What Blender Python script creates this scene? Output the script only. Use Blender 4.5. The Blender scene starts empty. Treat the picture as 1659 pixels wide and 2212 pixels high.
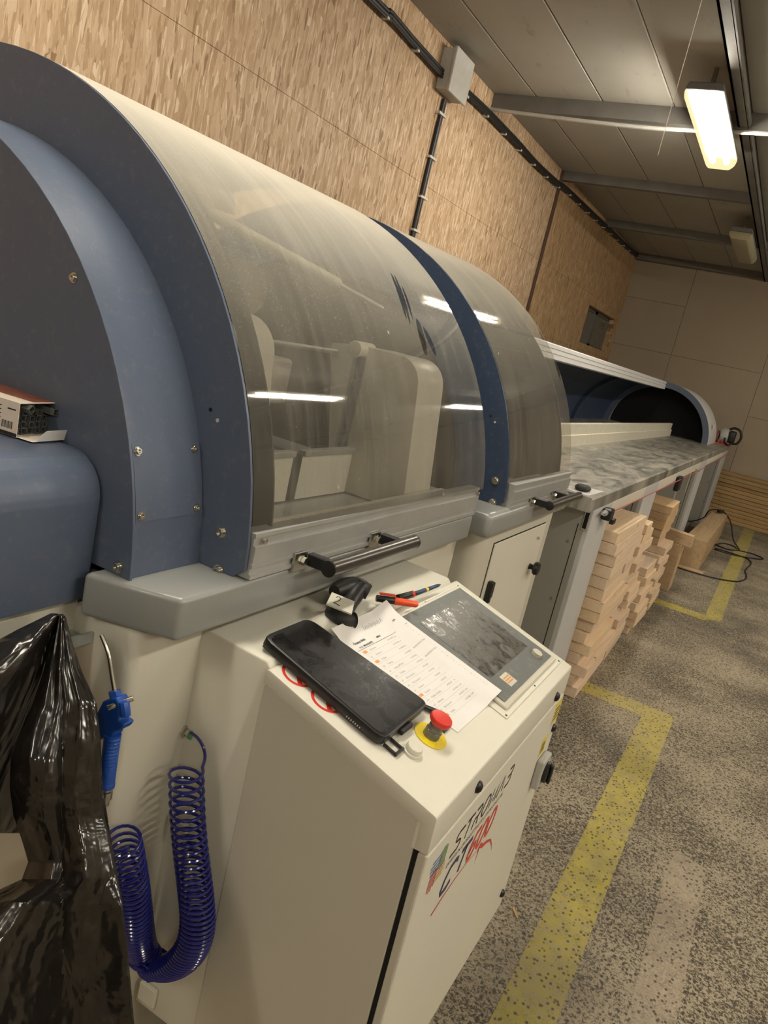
import bpy, bmesh, math, random
from mathutils import Vector, Matrix
random.seed(7)
S = bpy.context.scene
COL = S.collection
PI = math.pi

# ---------------------------------------------------------------- camera
RX = (0.859, 0.297, -0.417); RY = (0.463, -0.102, 0.880); RZ = (0.219, -0.949, -0.225)
RM = Matrix((( RX[0], RY[0], RZ[0]), (RX[1], RY[1], RZ[1]), (RX[2], RY[2], RZ[2])))  # rows: right, down, forward
_r = Vector(RM[0]).normalized(); _f = Vector(RM[2]); _f = (_f - _f.dot(_r) * _r).normalized(); _d = _f.cross(_r)
C0 = Vector((0, 0, 1.6)); FPX = 1661.0
cam = bpy.data.cameras.new('camera'); cam.sensor_fit = 'HORIZONTAL'; cam.sensor_width = 36.0
cam.lens = FPX / 1659.0 * 36.0; cam.clip_start = 0.02; cam.clip_end = 100
co = bpy.data.objects.new('camera', cam); COL.objects.link(co)
m = Matrix.Identity(4)
for i in range(3):
    m[i][0] = _r[i]; m[i][1] = -_d[i]; m[i][2] = -_f[i]; m[i][3] = C0[i]
co.matrix_world = m; S.camera = co

# ---------------------------------------------------------------- world and exposure
w = bpy.data.worlds.new('world'); S.world = w; w.use_nodes = True
w.node_tree.nodes['Background'].inputs[0].default_value = (0.9, 0.85, 0.75, 1)
w.node_tree.nodes['Background'].inputs[1].default_value = 0.08
S.view_settings.view_transform = 'Standard'; S.view_settings.look = 'None'
S.view_settings.exposure = 1.02; S.view_settings.gamma = 1.0; S.view_settings.use_curve_mapping = False
LAMP_E = 78.0
LAMP_COL = (1.0, 0.92, 0.80)

# ---------------------------------------------------------------- helpers
def ray(px, py):
    return _r * ((px - 829.5) / FPX) + _d * ((py - 1106.0) / FPX) + _f
def onx(px, py, x): d = ray(px, py); return C0 + d * ((x - C0.x) / d.x)
def ony(px, py, y): d = ray(px, py); return C0 + d * ((y - C0.y) / d.y)
def onz(px, py, z): d = ray(px, py); return C0 + d * ((z - C0.z) / d.z)

def tag(o, label=None, cat=None, group=None, kind=None):
    if label: o['label'] = label
    if cat: o['category'] = cat
    if group: o['group'] = group
    if kind: o['kind'] = kind
    return o
def empty(name, loc, label, cat, group=None):
    o = bpy.data.objects.new(name, None); COL.objects.link(o); o.location = loc
    o.empty_display_size = 0.05
    return tag(o, label, cat, group)
def struct_empty(name, loc=(0, 0, 0)):
    o = bpy.data.objects.new(name, None); COL.objects.link(o); o.location = loc
    o.empty_display_size = 0.05; o['kind'] = 'structure'; return o
def wloc(o):
    v = Vector((0, 0, 0))
    while o: v += o.location; o = o.parent
    return v
def obj(name, bm, mat, parent=None, label=None, smooth=False, origin=None):
    """bm is in world coordinates; parents are unrotated, so a shift is enough"""
    me = bpy.data.meshes.new(name)
    bmesh.ops.recalc_face_normals(bm, faces=bm.faces[:])
    org = Vector((0, 0, 0))
    if parent is not None: org = wloc(parent)
    elif origin is not None: org = Vector(origin)
    if org.length > 0: bmesh.ops.translate(bm, verts=bm.verts[:], vec=-org)
    bm.to_mesh(me); bm.free()
    for mt in (mat if isinstance(mat, (list, tuple)) else [mat]): me.materials.append(mt)
    o = bpy.data.objects.new(name, me); COL.objects.link(o)
    if smooth:
        for p in me.polygons: p.use_smooth = True
        me.set_sharp_from_angle(angle=math.radians(38))
    if parent is not None: o.parent = parent
    elif origin is not None: o.location = origin
    if label: o['label'] = label
    return o
def NB(): return bmesh.new()
def bevel(bm, off, seg=2, edges=None):
    bmesh.ops.bevel(bm, geom=edges or bm.edges[:], offset=off, segments=seg, profile=0.5, affect='EDGES', clamp_overlap=True)
    return bm
def box(x0, x1, y0, y1, z0, z1, bev=0, seg=2, bm=None):
    b = NB()
    vs = [b.verts.new((x, y, z)) for x in (x0, x1) for y in (y0, y1) for z in (z0, z1)]
    for f in ((0, 1, 3, 2), (4, 6, 7, 5), (0, 4, 5, 1), (2, 3, 7, 6), (0, 2, 6, 4), (1, 5, 7, 3)): b.faces.new([vs[i] for i in f])
    if bev: bevel(b, bev, seg)
    return merge(bm, b)
def merge(dst, src):
    if dst is None: return src
    me = bpy.data.meshes.new('tmp'); src.to_mesh(me); src.free(); dst.from_mesh(me); bpy.data.meshes.remove(me); return dst
def prism(pts, axis, a, b, bev=0, seg=2, bm=None):
    """pts 2D; axis 'y': pts are (x,z); 'x': (y,z); 'z': (x,y)"""
    q = NB()
    def P(p, t): return {'y': (p[0], t, p[1]), 'x': (t, p[0], p[1]), 'z': (p[0], p[1], t)}[axis]
    A = [q.verts.new(P(p, a)) for p in pts]; B = [q.verts.new(P(p, b)) for p in pts]
    n = len(pts)
    q.faces.new(A); q.faces.new(B[::-1])
    for i in range(n): q.faces.new((A[i], A[(i + 1) % n], B[(i + 1) % n], B[i]))
    bmesh.ops.recalc_face_normals(q, faces=q.faces[:])
    if bev: bevel(q, bev, seg)
    return merge(bm, q)
def poly_slab(P, n, t, bm=None, bev=0):
    """planar polygon of 3D points thickened by t along -n"""
    q = NB(); n = Vector(n).normalized()
    A = [q.verts.new(p) for p in P]; B = [q.verts.new(Vector(p) - n * t) for p in P]; k = len(P)
    q.faces.new(A); q.faces.new(B[::-1])
    for i in range(k): q.faces.new((A[i], A[(i + 1) % k], B[(i + 1) % k], B[i]))
    bmesh.ops.recalc_face_normals(q, faces=q.faces[:])
    if bev: bevel(q, bev, 2)
    return merge(bm, q)
def frame_of(d):
    d = d.normalized(); u = Vector((0, 0, 1)) if abs(d.z) < 0.9 else Vector((1, 0, 0))
    a = d.cross(u).normalized(); return a, d.cross(a).normalized()
def cyl(p0, p1, r, n=16, r1=None, bev=0, bm=None):
    q = NB(); p0 = Vector(p0); p1 = Vector(p1); a, b = frame_of(p1 - p0); r1 = r if r1 is None else r1
    A = [q.verts.new(p0 + (a * math.cos(2 * PI * i / n) + b * math.sin(2 * PI * i / n)) * r) for i in range(n)]
    B = [q.verts.new(p1 + (a * math.cos(2 * PI * i / n) + b * math.sin(2 * PI * i / n)) * r1) for i in range(n)]
    c0 = q.faces.new(A); c1 = q.faces.new(B[::-1])
    for i in range(n): q.faces.new((A[i], A[(i + 1) % n], B[(i + 1) % n], B[i]))
    if bev:
        ed = [e for f in (c0, c1) for e in f.edges]
        bevel(q, bev, 2, ed)
    return merge(bm, q)
def tube(pts, r, n=8, bm=None, closed=False):
    q = NB(); pts = [Vector(p) for p in pts]; rings = []; N = len(pts); up = None
    for i, p in enumerate(pts):
        d = (pts[min(i + 1, N - 1)] - pts[max(i - 1, 0)]).normalized()
        if up is None: a, b = frame_of(d)
        else:
            a = (up - d * up.dot(d)).normalized(); b = d.cross(a)
        up = a; rr = r(i / (N - 1)) if callable(r) else r
        rings.append([q.verts.new(p + (a * math.cos(2 * PI * k / n) + b * math.sin(2 * PI * k / n)) * rr) for k in range(n)])
    for i in range(N - 1):
        for k in range(n): q.faces.new((rings[i][k], rings[i][(k + 1) % n], rings[i + 1][(k + 1) % n], rings[i + 1][k]))
    q.faces.new(rings[0][::-1]); q.faces.new(rings[-1])
    return merge(bm, q)
def smoothpath(P, k=6):
    P = [Vector(p) for p in P]; out = []
    for i in range(len(P) - 1):
        p0 = P[max(i - 1, 0)]; p1 = P[i]; p2 = P[i + 1]; p3 = P[min(i + 2, len(P) - 1)]
        for j in range(k):
            t = j / k
            out.append(0.5 * ((2 * p1) + (p2 - p0) * t + (2 * p0 - 5 * p1 + 4 * p2 - p3) * t * t + (3 * p1 - p0 - 3 * p2 + p3) * t ** 3))
    out.append(P[-1]); return out
def lathe(profile, p0, axis, n=20, bm=None):
    """profile [(r, h)] along axis from p0"""
    q = NB(); axis = Vector(axis).normalized(); a, b = frame_of(axis); p0 = Vector(p0); rings = []
    for r, h in profile:
        rings.append([q.verts.new(p0 + axis * h + (a * math.cos(2 * PI * k / n) + b * math.sin(2 * PI * k / n)) * max(r, 1e-5)) for k in range(n)])
    for i in range(len(rings) - 1):
        for k in range(n): q.faces.new((rings[i][k], rings[i][(k + 1) % n], rings[i + 1][(k + 1) % n], rings[i + 1][k]))
    q.faces.new(rings[0][::-1]); q.faces.new(rings[-1])
    bmesh.ops.remove_doubles(q, verts=q.verts[:], dist=1e-5)
    return merge(bm, q)
def arc(cx, cz, r, a0, a1, n=24):
    return [(cx + r * math.cos(math.radians(a0 + (a1 - a0) * i / n)), cz + r * math.sin(math.radians(a0 + (a1 - a0) * i / n))) for i in range(n + 1)]
def text_mesh(s, size, origin, right, up, mat, parent, name='lettering', shear=0.0, sx=1.0, bold=0.0, label=None, ext=0.0002):
    cu = bpy.data.curves.new('t', 'FONT'); cu.body = s; cu.size = size; cu.shear = shear; cu.offset = bold; cu.resolution_u = 3
    to = bpy.data.objects.new('t', cu); COL.objects.link(to)
    bpy.context.view_layer.update()
    me = bpy.data.meshes.new_from_object(to.evaluated_get(bpy.context.evaluated_depsgraph_get()))
    COL.objects.unlink(to); bpy.data.objects.remove(to)
    b = NB(); b.from_mesh(me); bpy.data.meshes.remove(me)
    right = Vector(right).normalized(); up = Vector(up).normalized(); n = right.cross(up); o = Vector(origin)
    for v in b.verts: v.co = o + right * (v.co.x * sx) + up * v.co.y + n * ext
    if parent == 'bm': return b
    return obj(name, b, mat, parent, label)

# ---------------------------------------------------------------- materials
class NT:
    def __init__(s, name):
        s.m = bpy.data.materials.new(name); s.m.use_nodes = True; s.t = s.m.node_tree; s.t.nodes.clear()
        s.out = s.n('ShaderNodeOutputMaterial'); s.tc = s.n('ShaderNodeTexCoord')
    def n(s, ty, **kw):
        x = s.t.nodes.new(ty)
        for k, v in kw.items(): setattr(x, k, v)
        return x
    def l(s, a, b): s.t.links.new(a, b)
    def put(s, node, key, v):
        if hasattr(v, 'is_linked') or hasattr(v, 'links'): s.l(v, node.inputs[key])
        else: node.inputs[key].default_value = v
    def mapping(s, scale=(1, 1, 1), rot=(0, 0, 0), src=None, loc=(0, 0, 0)):
        mp = s.n('ShaderNodeMapping'); mp.inputs['Scale'].default_value = scale; mp.inputs['Rotation'].default_value = rot
        mp.inputs['Location'].default_value = loc
        s.l(src or s.tc.outputs['Object'], mp.inputs['Vector']); return mp.outputs[0]
    def noise(s, vec, scale, detail=4, rough=0.5, dist=0):
        x = s.n('ShaderNodeTexNoise'); s.l(vec, x.inputs['Vector']); x.inputs['Scale'].default_value = scale
        x.inputs['Detail'].default_value = detail; x.inputs['Roughness'].default_value = rough; x.inputs['Distortion'].default_value = dist
        return x.outputs['Fac']
    def voro(s, vec, scale, out='Color', feature='F1', rnd=1.0):
        x = s.n('ShaderNodeTexVoronoi', feature=feature); s.l(vec, x.inputs['Vector']); x.inputs['Scale'].default_value = scale
        x.inputs['Randomness'].default_value = rnd
        return x.outputs[out]
    def ramp(s, fac, stops, interp='LINEAR'):
        x = s.n('ShaderNodeValToRGB'); x.color_ramp.interpolation = interp; e = x.color_ramp.elements
        while len(e) < len(stops): e.new(0.5)
        for k, (p, c) in enumerate(stops):
            e[k].position = p; e[k].color = (*c, 1) if not isinstance(c, (int, float)) else (c, c, c, 1)
        s.l(fac, x.inputs[0]); return x.outputs[0]
    def mix(s, fac, a, b, mode='MIX'):
        x = s.n('ShaderNodeMix', data_type='RGBA', blend_type=mode)
        s.put(x, 0, fac)
        for k, v in ((6, a), (7, b)):
            if isinstance(v, (tuple, list)): x.inputs[k].default_value = (*v[:3], 1)
            else: s.l(v, x.inputs[k])
        return x.outputs[2]
    def math(s, op, a, b=0.0, clamp=False):
        x = s.n('ShaderNodeMath', operation=op, use_clamp=clamp); s.put(x, 0, a); s.put(x, 1, b); return x.outputs[0]
    def bsdf(s, color, rough=0.5, metal=0.0, spec=0.5, bump=None, bstr=0.2, bdist=0.002, coat=0.0, **kw):
        x = s.n('ShaderNodeBsdfPrincipled')
        if isinstance(color, (tuple, list)): x.inputs['Base Color'].default_value = (*color[:3], 1)
        else: s.l(color, x.inputs['Base Color'])
        s.put(x, 'Roughness', rough); x.inputs['Metallic'].default_value = metal
        x.inputs['Specular IOR Level'].default_value = spec; x.inputs['Coat Weight'].default_value = coat
        for k, v in kw.items(): x.inputs[k].default_value = v
        if bump is not None:
            bp = s.n('ShaderNodeBump'); bp.inputs['Strength'].default_value = bstr; bp.inputs['Distance'].default_value = bdist
            s.l(bump, bp.inputs['Height']); s.l(bp.outputs[0], x.inputs['Normal'])
        s.l(x.outputs[0], s.out.inputs[0]); return s.m

def painted(name, col, rough=0.45, grain=220, bstr=0.12, dirt=0.10, spec=0.5):
    t = NT(name); v = t.mapping()
    d = t.noise(v, 2.3, 5, 0.6); g = t.noise(v, grain, 2, 0.5)
    c = t.mix(t.ramp(d, [(0.35, 0.0), (0.75, dirt * 2.2)]), col, tuple(x * 0.66 for x in col))
    c = t.mix(t.ramp(t.noise(v, 60, 3, 0.7), [(0.55, 0.0), (0.8, dirt)]), c, (0.62, 0.52, 0.36))
    return t.bsdf(c, rough=rough, spec=spec, bump=g, bstr=bstr, bdist=0.001)
def plain(name, col, rough=0.5, metal=0.0, spec=0.5, var=0.15, scale=18, bstr=0.05, **kw):
    t = NT(name); v = t.mapping(); d = t.noise(v, scale, 4, 0.6)
    c = t.mix(t.ramp(d, [(0.3, 0.0), (0.8, 1.0)]), col, tuple(x * (1 - var) for x in col))
    return t.bsdf(c, rough=rough, metal=metal, spec=spec, bump=d, bstr=bstr, bdist=0.0005, **kw)

M = {}
M['blue'] = painted('blue_powder_coat', (0.098, 0.126, 0.190), rough=0.40, bstr=0.18)
M['blue_dark'] = painted('dark_blue_powder_coat', (0.034, 0.055, 0.105), rough=0.45)
M['beam'] = painted('grey_hammer_paint', (0.29, 0.30, 0.29), rough=0.28, dirt=0.06)
M['cream'] = painted('cream_powder_coat', (0.60, 0.575, 0.485), rough=0.42, dirt=0.05)
M['cream_light'] = painted('light_cream_powder_coat', (0.73, 0.705, 0.61), rough=0.42, dirt=0.05)
M['grey_shaded'] = painted('shaded_grey_paint', (0.36, 0.35, 0.31), rough=0.5, dirt=0.06)  # darker tone of the leg paint: shade on less lit faces, put into the colour
M['leg_light'] = painted('light_grey_leg_paint', (0.56, 0.57, 0.58), rough=0.45, dirt=0.05)
M['alu'] = plain('brushed_aluminium', (0.50, 0.505, 0.49), rough=0.38, metal=0.5, var=0.12)
M['alu_dusty'] = plain('dusty_aluminium', (0.66, 0.63, 0.52), rough=0.6, metal=0.15, var=0.15)
M['steel'] = plain('bolt_steel', (0.62, 0.60, 0.54), rough=0.25, metal=1.0)
M['zinc'] = plain('galvanised_steel', (0.55, 0.60, 0.60), rough=0.35, metal=0.75, var=0.3, scale=30)
M['brass'] = plain('brass', (0.75, 0.55, 0.2), rough=0.25, metal=1.0)
M['black'] = plain('black_plastic', (0.012, 0.012, 0.013), rough=0.38)
M['black_soft'] = plain('soft_black_rubber', (0.02, 0.02, 0.02), rough=0.6, var=0.3)
M['hole'] = plain('dark_slot', (0.008, 0.008, 0.008), rough=0.9)
M['hexhole'] = plain('hex_socket', (0.05, 0.045, 0.04), rough=0.6)
M['tube_grip'] = plain('dark_anodised_tube', (0.14, 0.13, 0.12), rough=0.27, metal=0.75, var=0.2)
M['red'] = plain('red_plastic', (0.72, 0.045, 0.035), rough=0.4)
M['orange_red'] = plain('orange_red_plastic', (0.90, 0.10, 0.03), rough=0.35)
M['yellow'] = plain('yellow_plastic', (0.85, 0.66, 0.02), rough=0.5)
M['white_plastic'] = plain('white_translucent_plastic', (0.74, 0.72, 0.62), rough=0.3)
M['paper'] = plain('white_paper', (0.80, 0.78, 0.76), rough=0.8, var=0.05)
M['card'] = plain('white_card', (0.78, 0.70, 0.60), rough=0.8, var=0.08)
M['card_red'] = plain('printed_brown_red_card', (0.30, 0.10, 0.06), rough=0.6, var=0.6, scale=40)
M['label_cream'] = plain('dusty_paper_label', (0.62, 0.60, 0.50), rough=0.7)
M['ink'] = plain('black_ink', (0.02, 0.02, 0.025), rough=0.6)
M['ink_grey'] = plain('pale_grey_ink', (0.36, 0.36, 0.37), rough=0.7)
M['ink_light'] = plain('faint_grey_line', (0.60, 0.60, 0.60), rough=0.7)
M['ink_orange'] = plain('orange_highlighter', (0.95, 0.42, 0.16), rough=0.7)
M['ink_navy'] = plain('navy_print', (0.035, 0.04, 0.12), rough=0.5)
M['ink_dark'] = plain('dark_print', (0.03, 0.025, 0.03), rough=0.5)
M['ink_red'] = plain('red_print', (0.70, 0.07, 0.05), rough=0.5)
M['pr_blue'] = plain('blue_print', (0.08, 0.22, 0.5), rough=0.5)
M['pr_green'] = plain('green_print', (0.10, 0.33, 0.10), rough=0.5)
M['pr_orange'] = plain('orange_print', (0.75, 0.33, 0.10), rough=0.5)
M['pr_yellow'] = plain('yellow_sticker', (0.80, 0.65, 0.10), rough=0.5)
M['pen_blue'] = plain('dark_blue_plastic', (0.02, 0.06, 0.16), rough=0.3)
M['gun_blue'] = plain('blue_nylon', (0.012, 0.075, 0.38), rough=0.38)
M['hose_blue'] = plain('blue_polyurethane_hose', (0.014, 0.018, 0.20), rough=0.16, var=0.2, coat=0.5)
M['bezel'] = painted('dusty_blue_grey_bezel', (0.145, 0.155, 0.15), rough=0.5, dirt=0.25)
M['box_grey'] = plain('light_grey_box_plastic', (0.52, 0.51, 0.48), rough=0.5)
M['cable_black'] = plain('black_cable', (0.014, 0.013, 0.013), rough=0.5)
M['clip'] = plain('white_clip', (0.62, 0.60, 0.55), rough=0.5)
M['board_end'] = plain('end_wood', (0.6, 0.45, 0.3), rough=0.8)
M['trimwood'] = plain('dark_brown_strip', (0.11, 0.055, 0.035), rough=0.6, var=0.4)
M['thread'] = plain('pale_thread', (0.6, 0.55, 0.48), rough=0.8)
M['rust'] = plain('red_cable', (0.45, 0.10, 0.08), rough=0.5)
M['lens'] = plain('yellowed_polycarbonate', (0.42, 0.38, 0.24), rough=0.35)
M['soot'] = plain('soot_grey_body', (0.16, 0.16, 0.16), rough=0.6)
M['far_white'] = plain('white_aluminium', (0.74, 0.74, 0.74), rough=0.4, var=0.06)
M['purlin'] = plain('galvanised_purlin', (0.20, 0.19, 0.175), rough=0.5, metal=0.3, var=0.3, scale=6)

def wood(name, base, dark, scale=1.0, axis='x', pink=0.0):
    t = NT(name); oi = t.n('ShaderNodeObjectInfo')
    add = t.n('ShaderNodeVectorMath', operation='ADD'); t.l(t.tc.outputs['Object'], add.inputs[0])
    sc = t.n('ShaderNodeVectorMath', operation='SCALE'); sc.inputs[0].default_value = (37, 19, 53); t.l(oi.outputs['Random'], sc.inputs['Scale']); t.l(sc.outputs[0], add.inputs[1])
    s = {'x': (1.2, 16, 16), 'y': (16, 1.2, 16), 'z': (16, 16, 1.2)}[axis]
    v = t.mapping(scale=tuple(k * scale for k in s), src=add.outputs[0])
    g = t.noise(v, 2.0, 6, 0.65, 1.2)
    c = t.mix(t.ramp(g, [(0.32, 1.0), (0.50, 0.25), (0.7, 0.0)]), base, dark)
    tint = t.ramp(oi.outputs['Random'], [(0.0, (0.86, 0.80, 0.72)), (0.45, (1.0, 0.96, 0.92)), (0.7, (1.0, 0.92, 0.76)), (1.0, (1.05, 1.0, 0.98))])
    c = t.mix(1.0, c, tint, 'MULTIPLY')
    kn = t.voro(t.mapping(scale=(3, 3, 3), src=add.outputs[0]), 1.5, 'Distance')
    c = t.mix(t.ramp(kn, [(0.03, 0.8), (0.07, 0.0)]), c, (0.16, 0.07, 0.03))
    return t.bsdf(c, rough=0.72, spec=0.25, bump=g, bstr=0.15, bdist=0.001)
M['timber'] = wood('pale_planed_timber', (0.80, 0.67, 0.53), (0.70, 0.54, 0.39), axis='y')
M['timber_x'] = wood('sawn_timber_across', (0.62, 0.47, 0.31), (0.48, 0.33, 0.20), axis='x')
M['timber_far'] = wood('yellow_planed_plank', (0.50, 0.36, 0.19), (0.38, 0.25, 0.12), scale=0.6, axis='x')
M['beam_wood'] = wood('rough_sawn_beam', (0.60, 0.46, 0.30), (0.44, 0.31, 0.18), axis='y')

def osb(name, align, base_shift=1.0):
    """strand board: three layers of long, thin cells, mostly upright (align) or criss-cross"""
    t = NT(name); src = t.tc.outputs['Object']
    wn = t.n('ShaderNodeTexNoise'); t.l(src, wn.inputs['Vector']); wn.inputs['Scale'].default_value = 5; wn.inputs['Detail'].default_value = 2
    sub = t.n('ShaderNodeVectorMath', operation='SUBTRACT'); t.l(wn.outputs['Color'], sub.inputs[0]); sub.inputs[1].default_value = (0.5, 0.5, 0.5)
    sc = t.n('ShaderNodeVectorMath', operation='SCALE'); t.l(sub.outputs[0], sc.inputs[0]); sc.inputs['Scale'].default_value = 0.022
    ad = t.n('ShaderNodeVectorMath', operation='ADD'); t.l(src, ad.inputs[0]); t.l(sc.outputs[0], ad.inputs[1]); base = ad.outputs[0]
    angs = [0.10, -0.28, 0.42] if align else [0.7, -0.6, 1.5]
    pal = [(0.0, (0.24, 0.14, 0.07)), (0.08, (0.42, 0.275, 0.16)), (0.45, (0.55, 0.385, 0.24)), (0.8, (0.64, 0.475, 0.32)), (1.0, (0.80, 0.65, 0.48))]
    cols, hs, masks = [], [], []
    for k, a in enumerate(angs):
        v = t.mapping(scale=(1.0, 78 - 14 * k, 8.5 + 2 * k), rot=(a, 0, 0), src=base, loc=(k * 3.1, k * 1.7, 0))
        vc = t.n('ShaderNodeTexVoronoi'); t.l(v, vc.inputs['Vector']); vc.inputs['Scale'].default_value = 1.0
        sep = t.n('ShaderNodeSeparateColor'); t.l(vc.outputs['Color'], sep.inputs[0])
        cols.append(t.ramp(sep.outputs[0], pal)); masks.append(sep.outputs[1]); hs.append(sep.outputs[2])
    c = t.mix(t.ramp(masks[1], [(0.54, 0.0), (0.56, 1.0)]), cols[0], cols[1])
    c = t.mix(t.ramp(masks[2], [(0.66, 0.0), (0.68, 1.0)]), c, cols[2])
    fine = t.noise(t.mapping(scale=(1, 230, 20), rot=(0.1, 0, 0), src=base), 1.0, 4, 0.7)
    c = t.mix(t.ramp(fine, [(0.30, 0.75), (0.44, 0.0)]), c, (0.26, 0.145, 0.07))
    c = t.mix(t.ramp(t.noise(t.mapping(scale=(1, 90, 18), rot=(-0.3, 0, 0), src=base), 1.0, 3, 0.6), [(0.60, 0.0), (0.75, 0.6)]), c, (0.86, 0.70, 0.50))
    c = t.mix(t.ramp(t.noise(src, 0.9, 3), [(0.3, 0.22), (0.7, 0.0)]), c, (0.45, 0.29, 0.16))
    if base_shift != 1.0: c = t.mix(1.0, c, (base_shift, base_shift * 0.93, base_shift * 0.78), 'MULTIPLY')
    h = t.math('ADD', hs[0], fine)
    return t.bsdf(c, rough=0.55, spec=0.35, bump=h, bstr=0.5, bdist=0.0025)
M['osb_up'] = osb('oriented_strand_board_upright', True)
M['osb_cross'] = osb('oriented_strand_board_mixed', False, 0.86)

def acrylic(name):
    """scratched clear acrylic sheet with saw dust lying on its upward-facing top"""
    t = NT(name); v = t.mapping()
    geo = t.n('ShaderNodeNewGeometry'); sep = t.n('ShaderNodeSeparateXYZ'); t.l(t.tc.outputs['Object'], sep.inputs[0])
    # height over the machine bed, object space: dust has settled on the top and thins out down the front
    top = t.n('ShaderNodeMapRange'); t.l(sep.outputs[2], top.inputs[0]); top.inputs[1].default_value = 0.22; top.inputs[2].default_value = 0.80
    top.inputs[3].default_value = 0.0; top.inputs[4].default_value = 1.0
    tp = t.math('POWER', top.outputs[0], 2.3)
    film = t.ramp(t.noise(v, 2.2, 6, 0.62), [(0.30, 0.02), (0.75, 0.17)])
    streak = t.ramp(t.noise(t.mapping(scale=(1, 26, 2.2)), 1.0, 5, 0.7, 0.6), [(0.45, 0.0), (0.75, 0.10)])
    speck = t.ramp(t.noise(v, 260, 2, 0.8), [(0.60, 0.0), (0.80, 0.30)])
    blob = t.ramp(t.voro(v, 7.5, 'Distance'), [(0.028, 0.45), (0.036, 0.0)])
    wipe = t.ramp(t.noise(t.mapping(scale=(1, 9, 2), rot=(0.5, 0, 0)), 1.0, 3, 0.6, 1.0), [(0.66, 0.0), (0.90, 1.0)])
    f = t.math('ADD', film, streak); f = t.math('ADD', f, speck); f = t.math('ADD', f, blob)
    f = t.math('ADD', f, t.math('MULTIPLY', tp, 0.95))
    f = t.math('MULTIPLY', f, t.math('SUBTRACT', 1.0, t.math('MULTIPLY', wipe, 0.35)))
    # finger wipes rubbed into the dust (thin slanted ellipses at fixed places on the sheet)
    def hp(px, py):
        a_ = ray(px, py); qa = a_.x ** 2 + a_.z ** 2; ox, oz = 0 + 1.52, 1.6 - 1.118
        hb = a_.x * ox + a_.z * oz; tt = (-hb - math.sqrt(hb * hb - qa * (ox * ox + oz * oz - 0.835 ** 2))) / qa
        p_ = C0 + a_ * tt; return (p_.y - 1.4, p_.z - 1.115)
    for (qx, qy, ly, lz, rot) in ((866, 640, 0.008, 0.060, -0.45), (874, 648, 0.0075, 0.065, -0.45), (883, 655, 0.006, 0.045, -0.45), (913, 728, 0.016, 0.045, -0.3), (930, 738, 0.014, 0.035, 0.3)):
        cy_, cz_ = hp(qx, qy)
        dy_ = t.math('SUBTRACT', sep.outputs[1], cy_); dz_ = t.math('SUBTRACT', sep.outputs[2], cz_)
        u_ = t.math('ADD', t.math('MULTIPLY', dy_, math.cos(rot) / ly), t.math('MULTIPLY', dz_, math.sin(rot) / ly))
        v_ = t.math('ADD', t.math('MULTIPLY', dy_, -math.sin(rot) / lz), t.math('MULTIPLY', dz_, math.cos(rot) / lz))
        rr = t.math('ADD', t.math('MULTIPLY', u_, u_), t.math('MULTIPLY', v_, v_))
        f = t.math('MULTIPLY', f, t.ramp(rr, [(0.75, 0.12), (1.0, 1.0)]))
    f = t.math('MINIMUM', f, 0.95)
    dif = t.n('ShaderNodeBsdfDiffuse'); dif.inputs[0].default_value = (0.64, 0.61, 0.53, 1)
    trn = t.n('ShaderNodeBsdfTranslucent'); trn.inputs[0].default_value = (0.5, 0.47, 0.4, 1)
    dd = t.n('ShaderNodeMixShader'); dd.inputs[0].default_value = 0.18; t.l(dif.outputs[0], dd.inputs[1]); t.l(trn.outputs[0], dd.inputs[2])
    tr = t.n('ShaderNodeBsdfTransparent'); tr.inputs[0].default_value = (0.90, 0.89, 0.86, 1)
    mx = t.n('ShaderNodeMixShader'); t.l(f, mx.inputs[0]); t.l(tr.outputs[0], mx.inputs[1]); t.l(dd.outputs[0], mx.inputs[2])
    gl = t.n('ShaderNodeBsdfGlossy'); gl.inputs['Roughness'].default_value = 0.035; gl.inputs[0].default_value = (1, 1, 1, 1)
    fr = t.n('ShaderNodeFresnel'); fr.inputs[0].default_value = 1.49
    ff = t.math('MULTIPLY', fr.outputs[0], t.math('SUBTRACT', 1.0, t.math('MULTIPLY', tp, 0.8)))
    m2 = t.n('ShaderNodeMixShader'); t.l(ff, m2.inputs[0]); t.l(mx.outputs[0], m2.inputs[1]); t.l(gl.outputs[0], m2.inputs[2])
    t.l(m2.outputs[0], t.out.inputs[0]); return t.m
M['acrylic'] = acrylic('dusty_acrylic')

def clear(name):
    t = NT(name); tr = t.n('ShaderNodeBsdfTransparent'); tr.inputs[0].default_value = (0.78, 0.77, 0.72, 1)
    gl = t.n('ShaderNodeBsdfGlossy'); gl.inputs['Roughness'].default_value = 0.06; fr = t.n('ShaderNodeFresnel'); fr.inputs[0].default_value = 1.5
    df = t.n('ShaderNodeBsdfDiffuse'); df.inputs[0].default_value = (0.6, 0.58, 0.5, 1)
    m1 = t.n('ShaderNodeMixShader'); m1.inputs[0].default_value = 0.25; t.l(tr.outputs[0], m1.inputs[1]); t.l(df.outputs[0], m1.inputs[2])
    m2 = t.n('ShaderNodeMixShader'); t.l(fr.outputs[0], m2.inputs[0]); t.l(m1.outputs[0], m2.inputs[1]); t.l(gl.outputs[0], m2.inputs[2])
    t.l(m2.outputs[0], t.out.inputs[0]); return t.m
M['clear'] = clear('clear_plastic')

def emis(name, col, e):
    t = NT(name); x = t.n('ShaderNodeEmission'); x.inputs[0].default_value = (*col, 1); x.inputs[1].default_value = e
    t.l(x.outputs[0], t.out.inputs[0]); return t.m
M['lamp'] = emis('lit_fluorescent_tube', LAMP_COL, LAMP_E)

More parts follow.
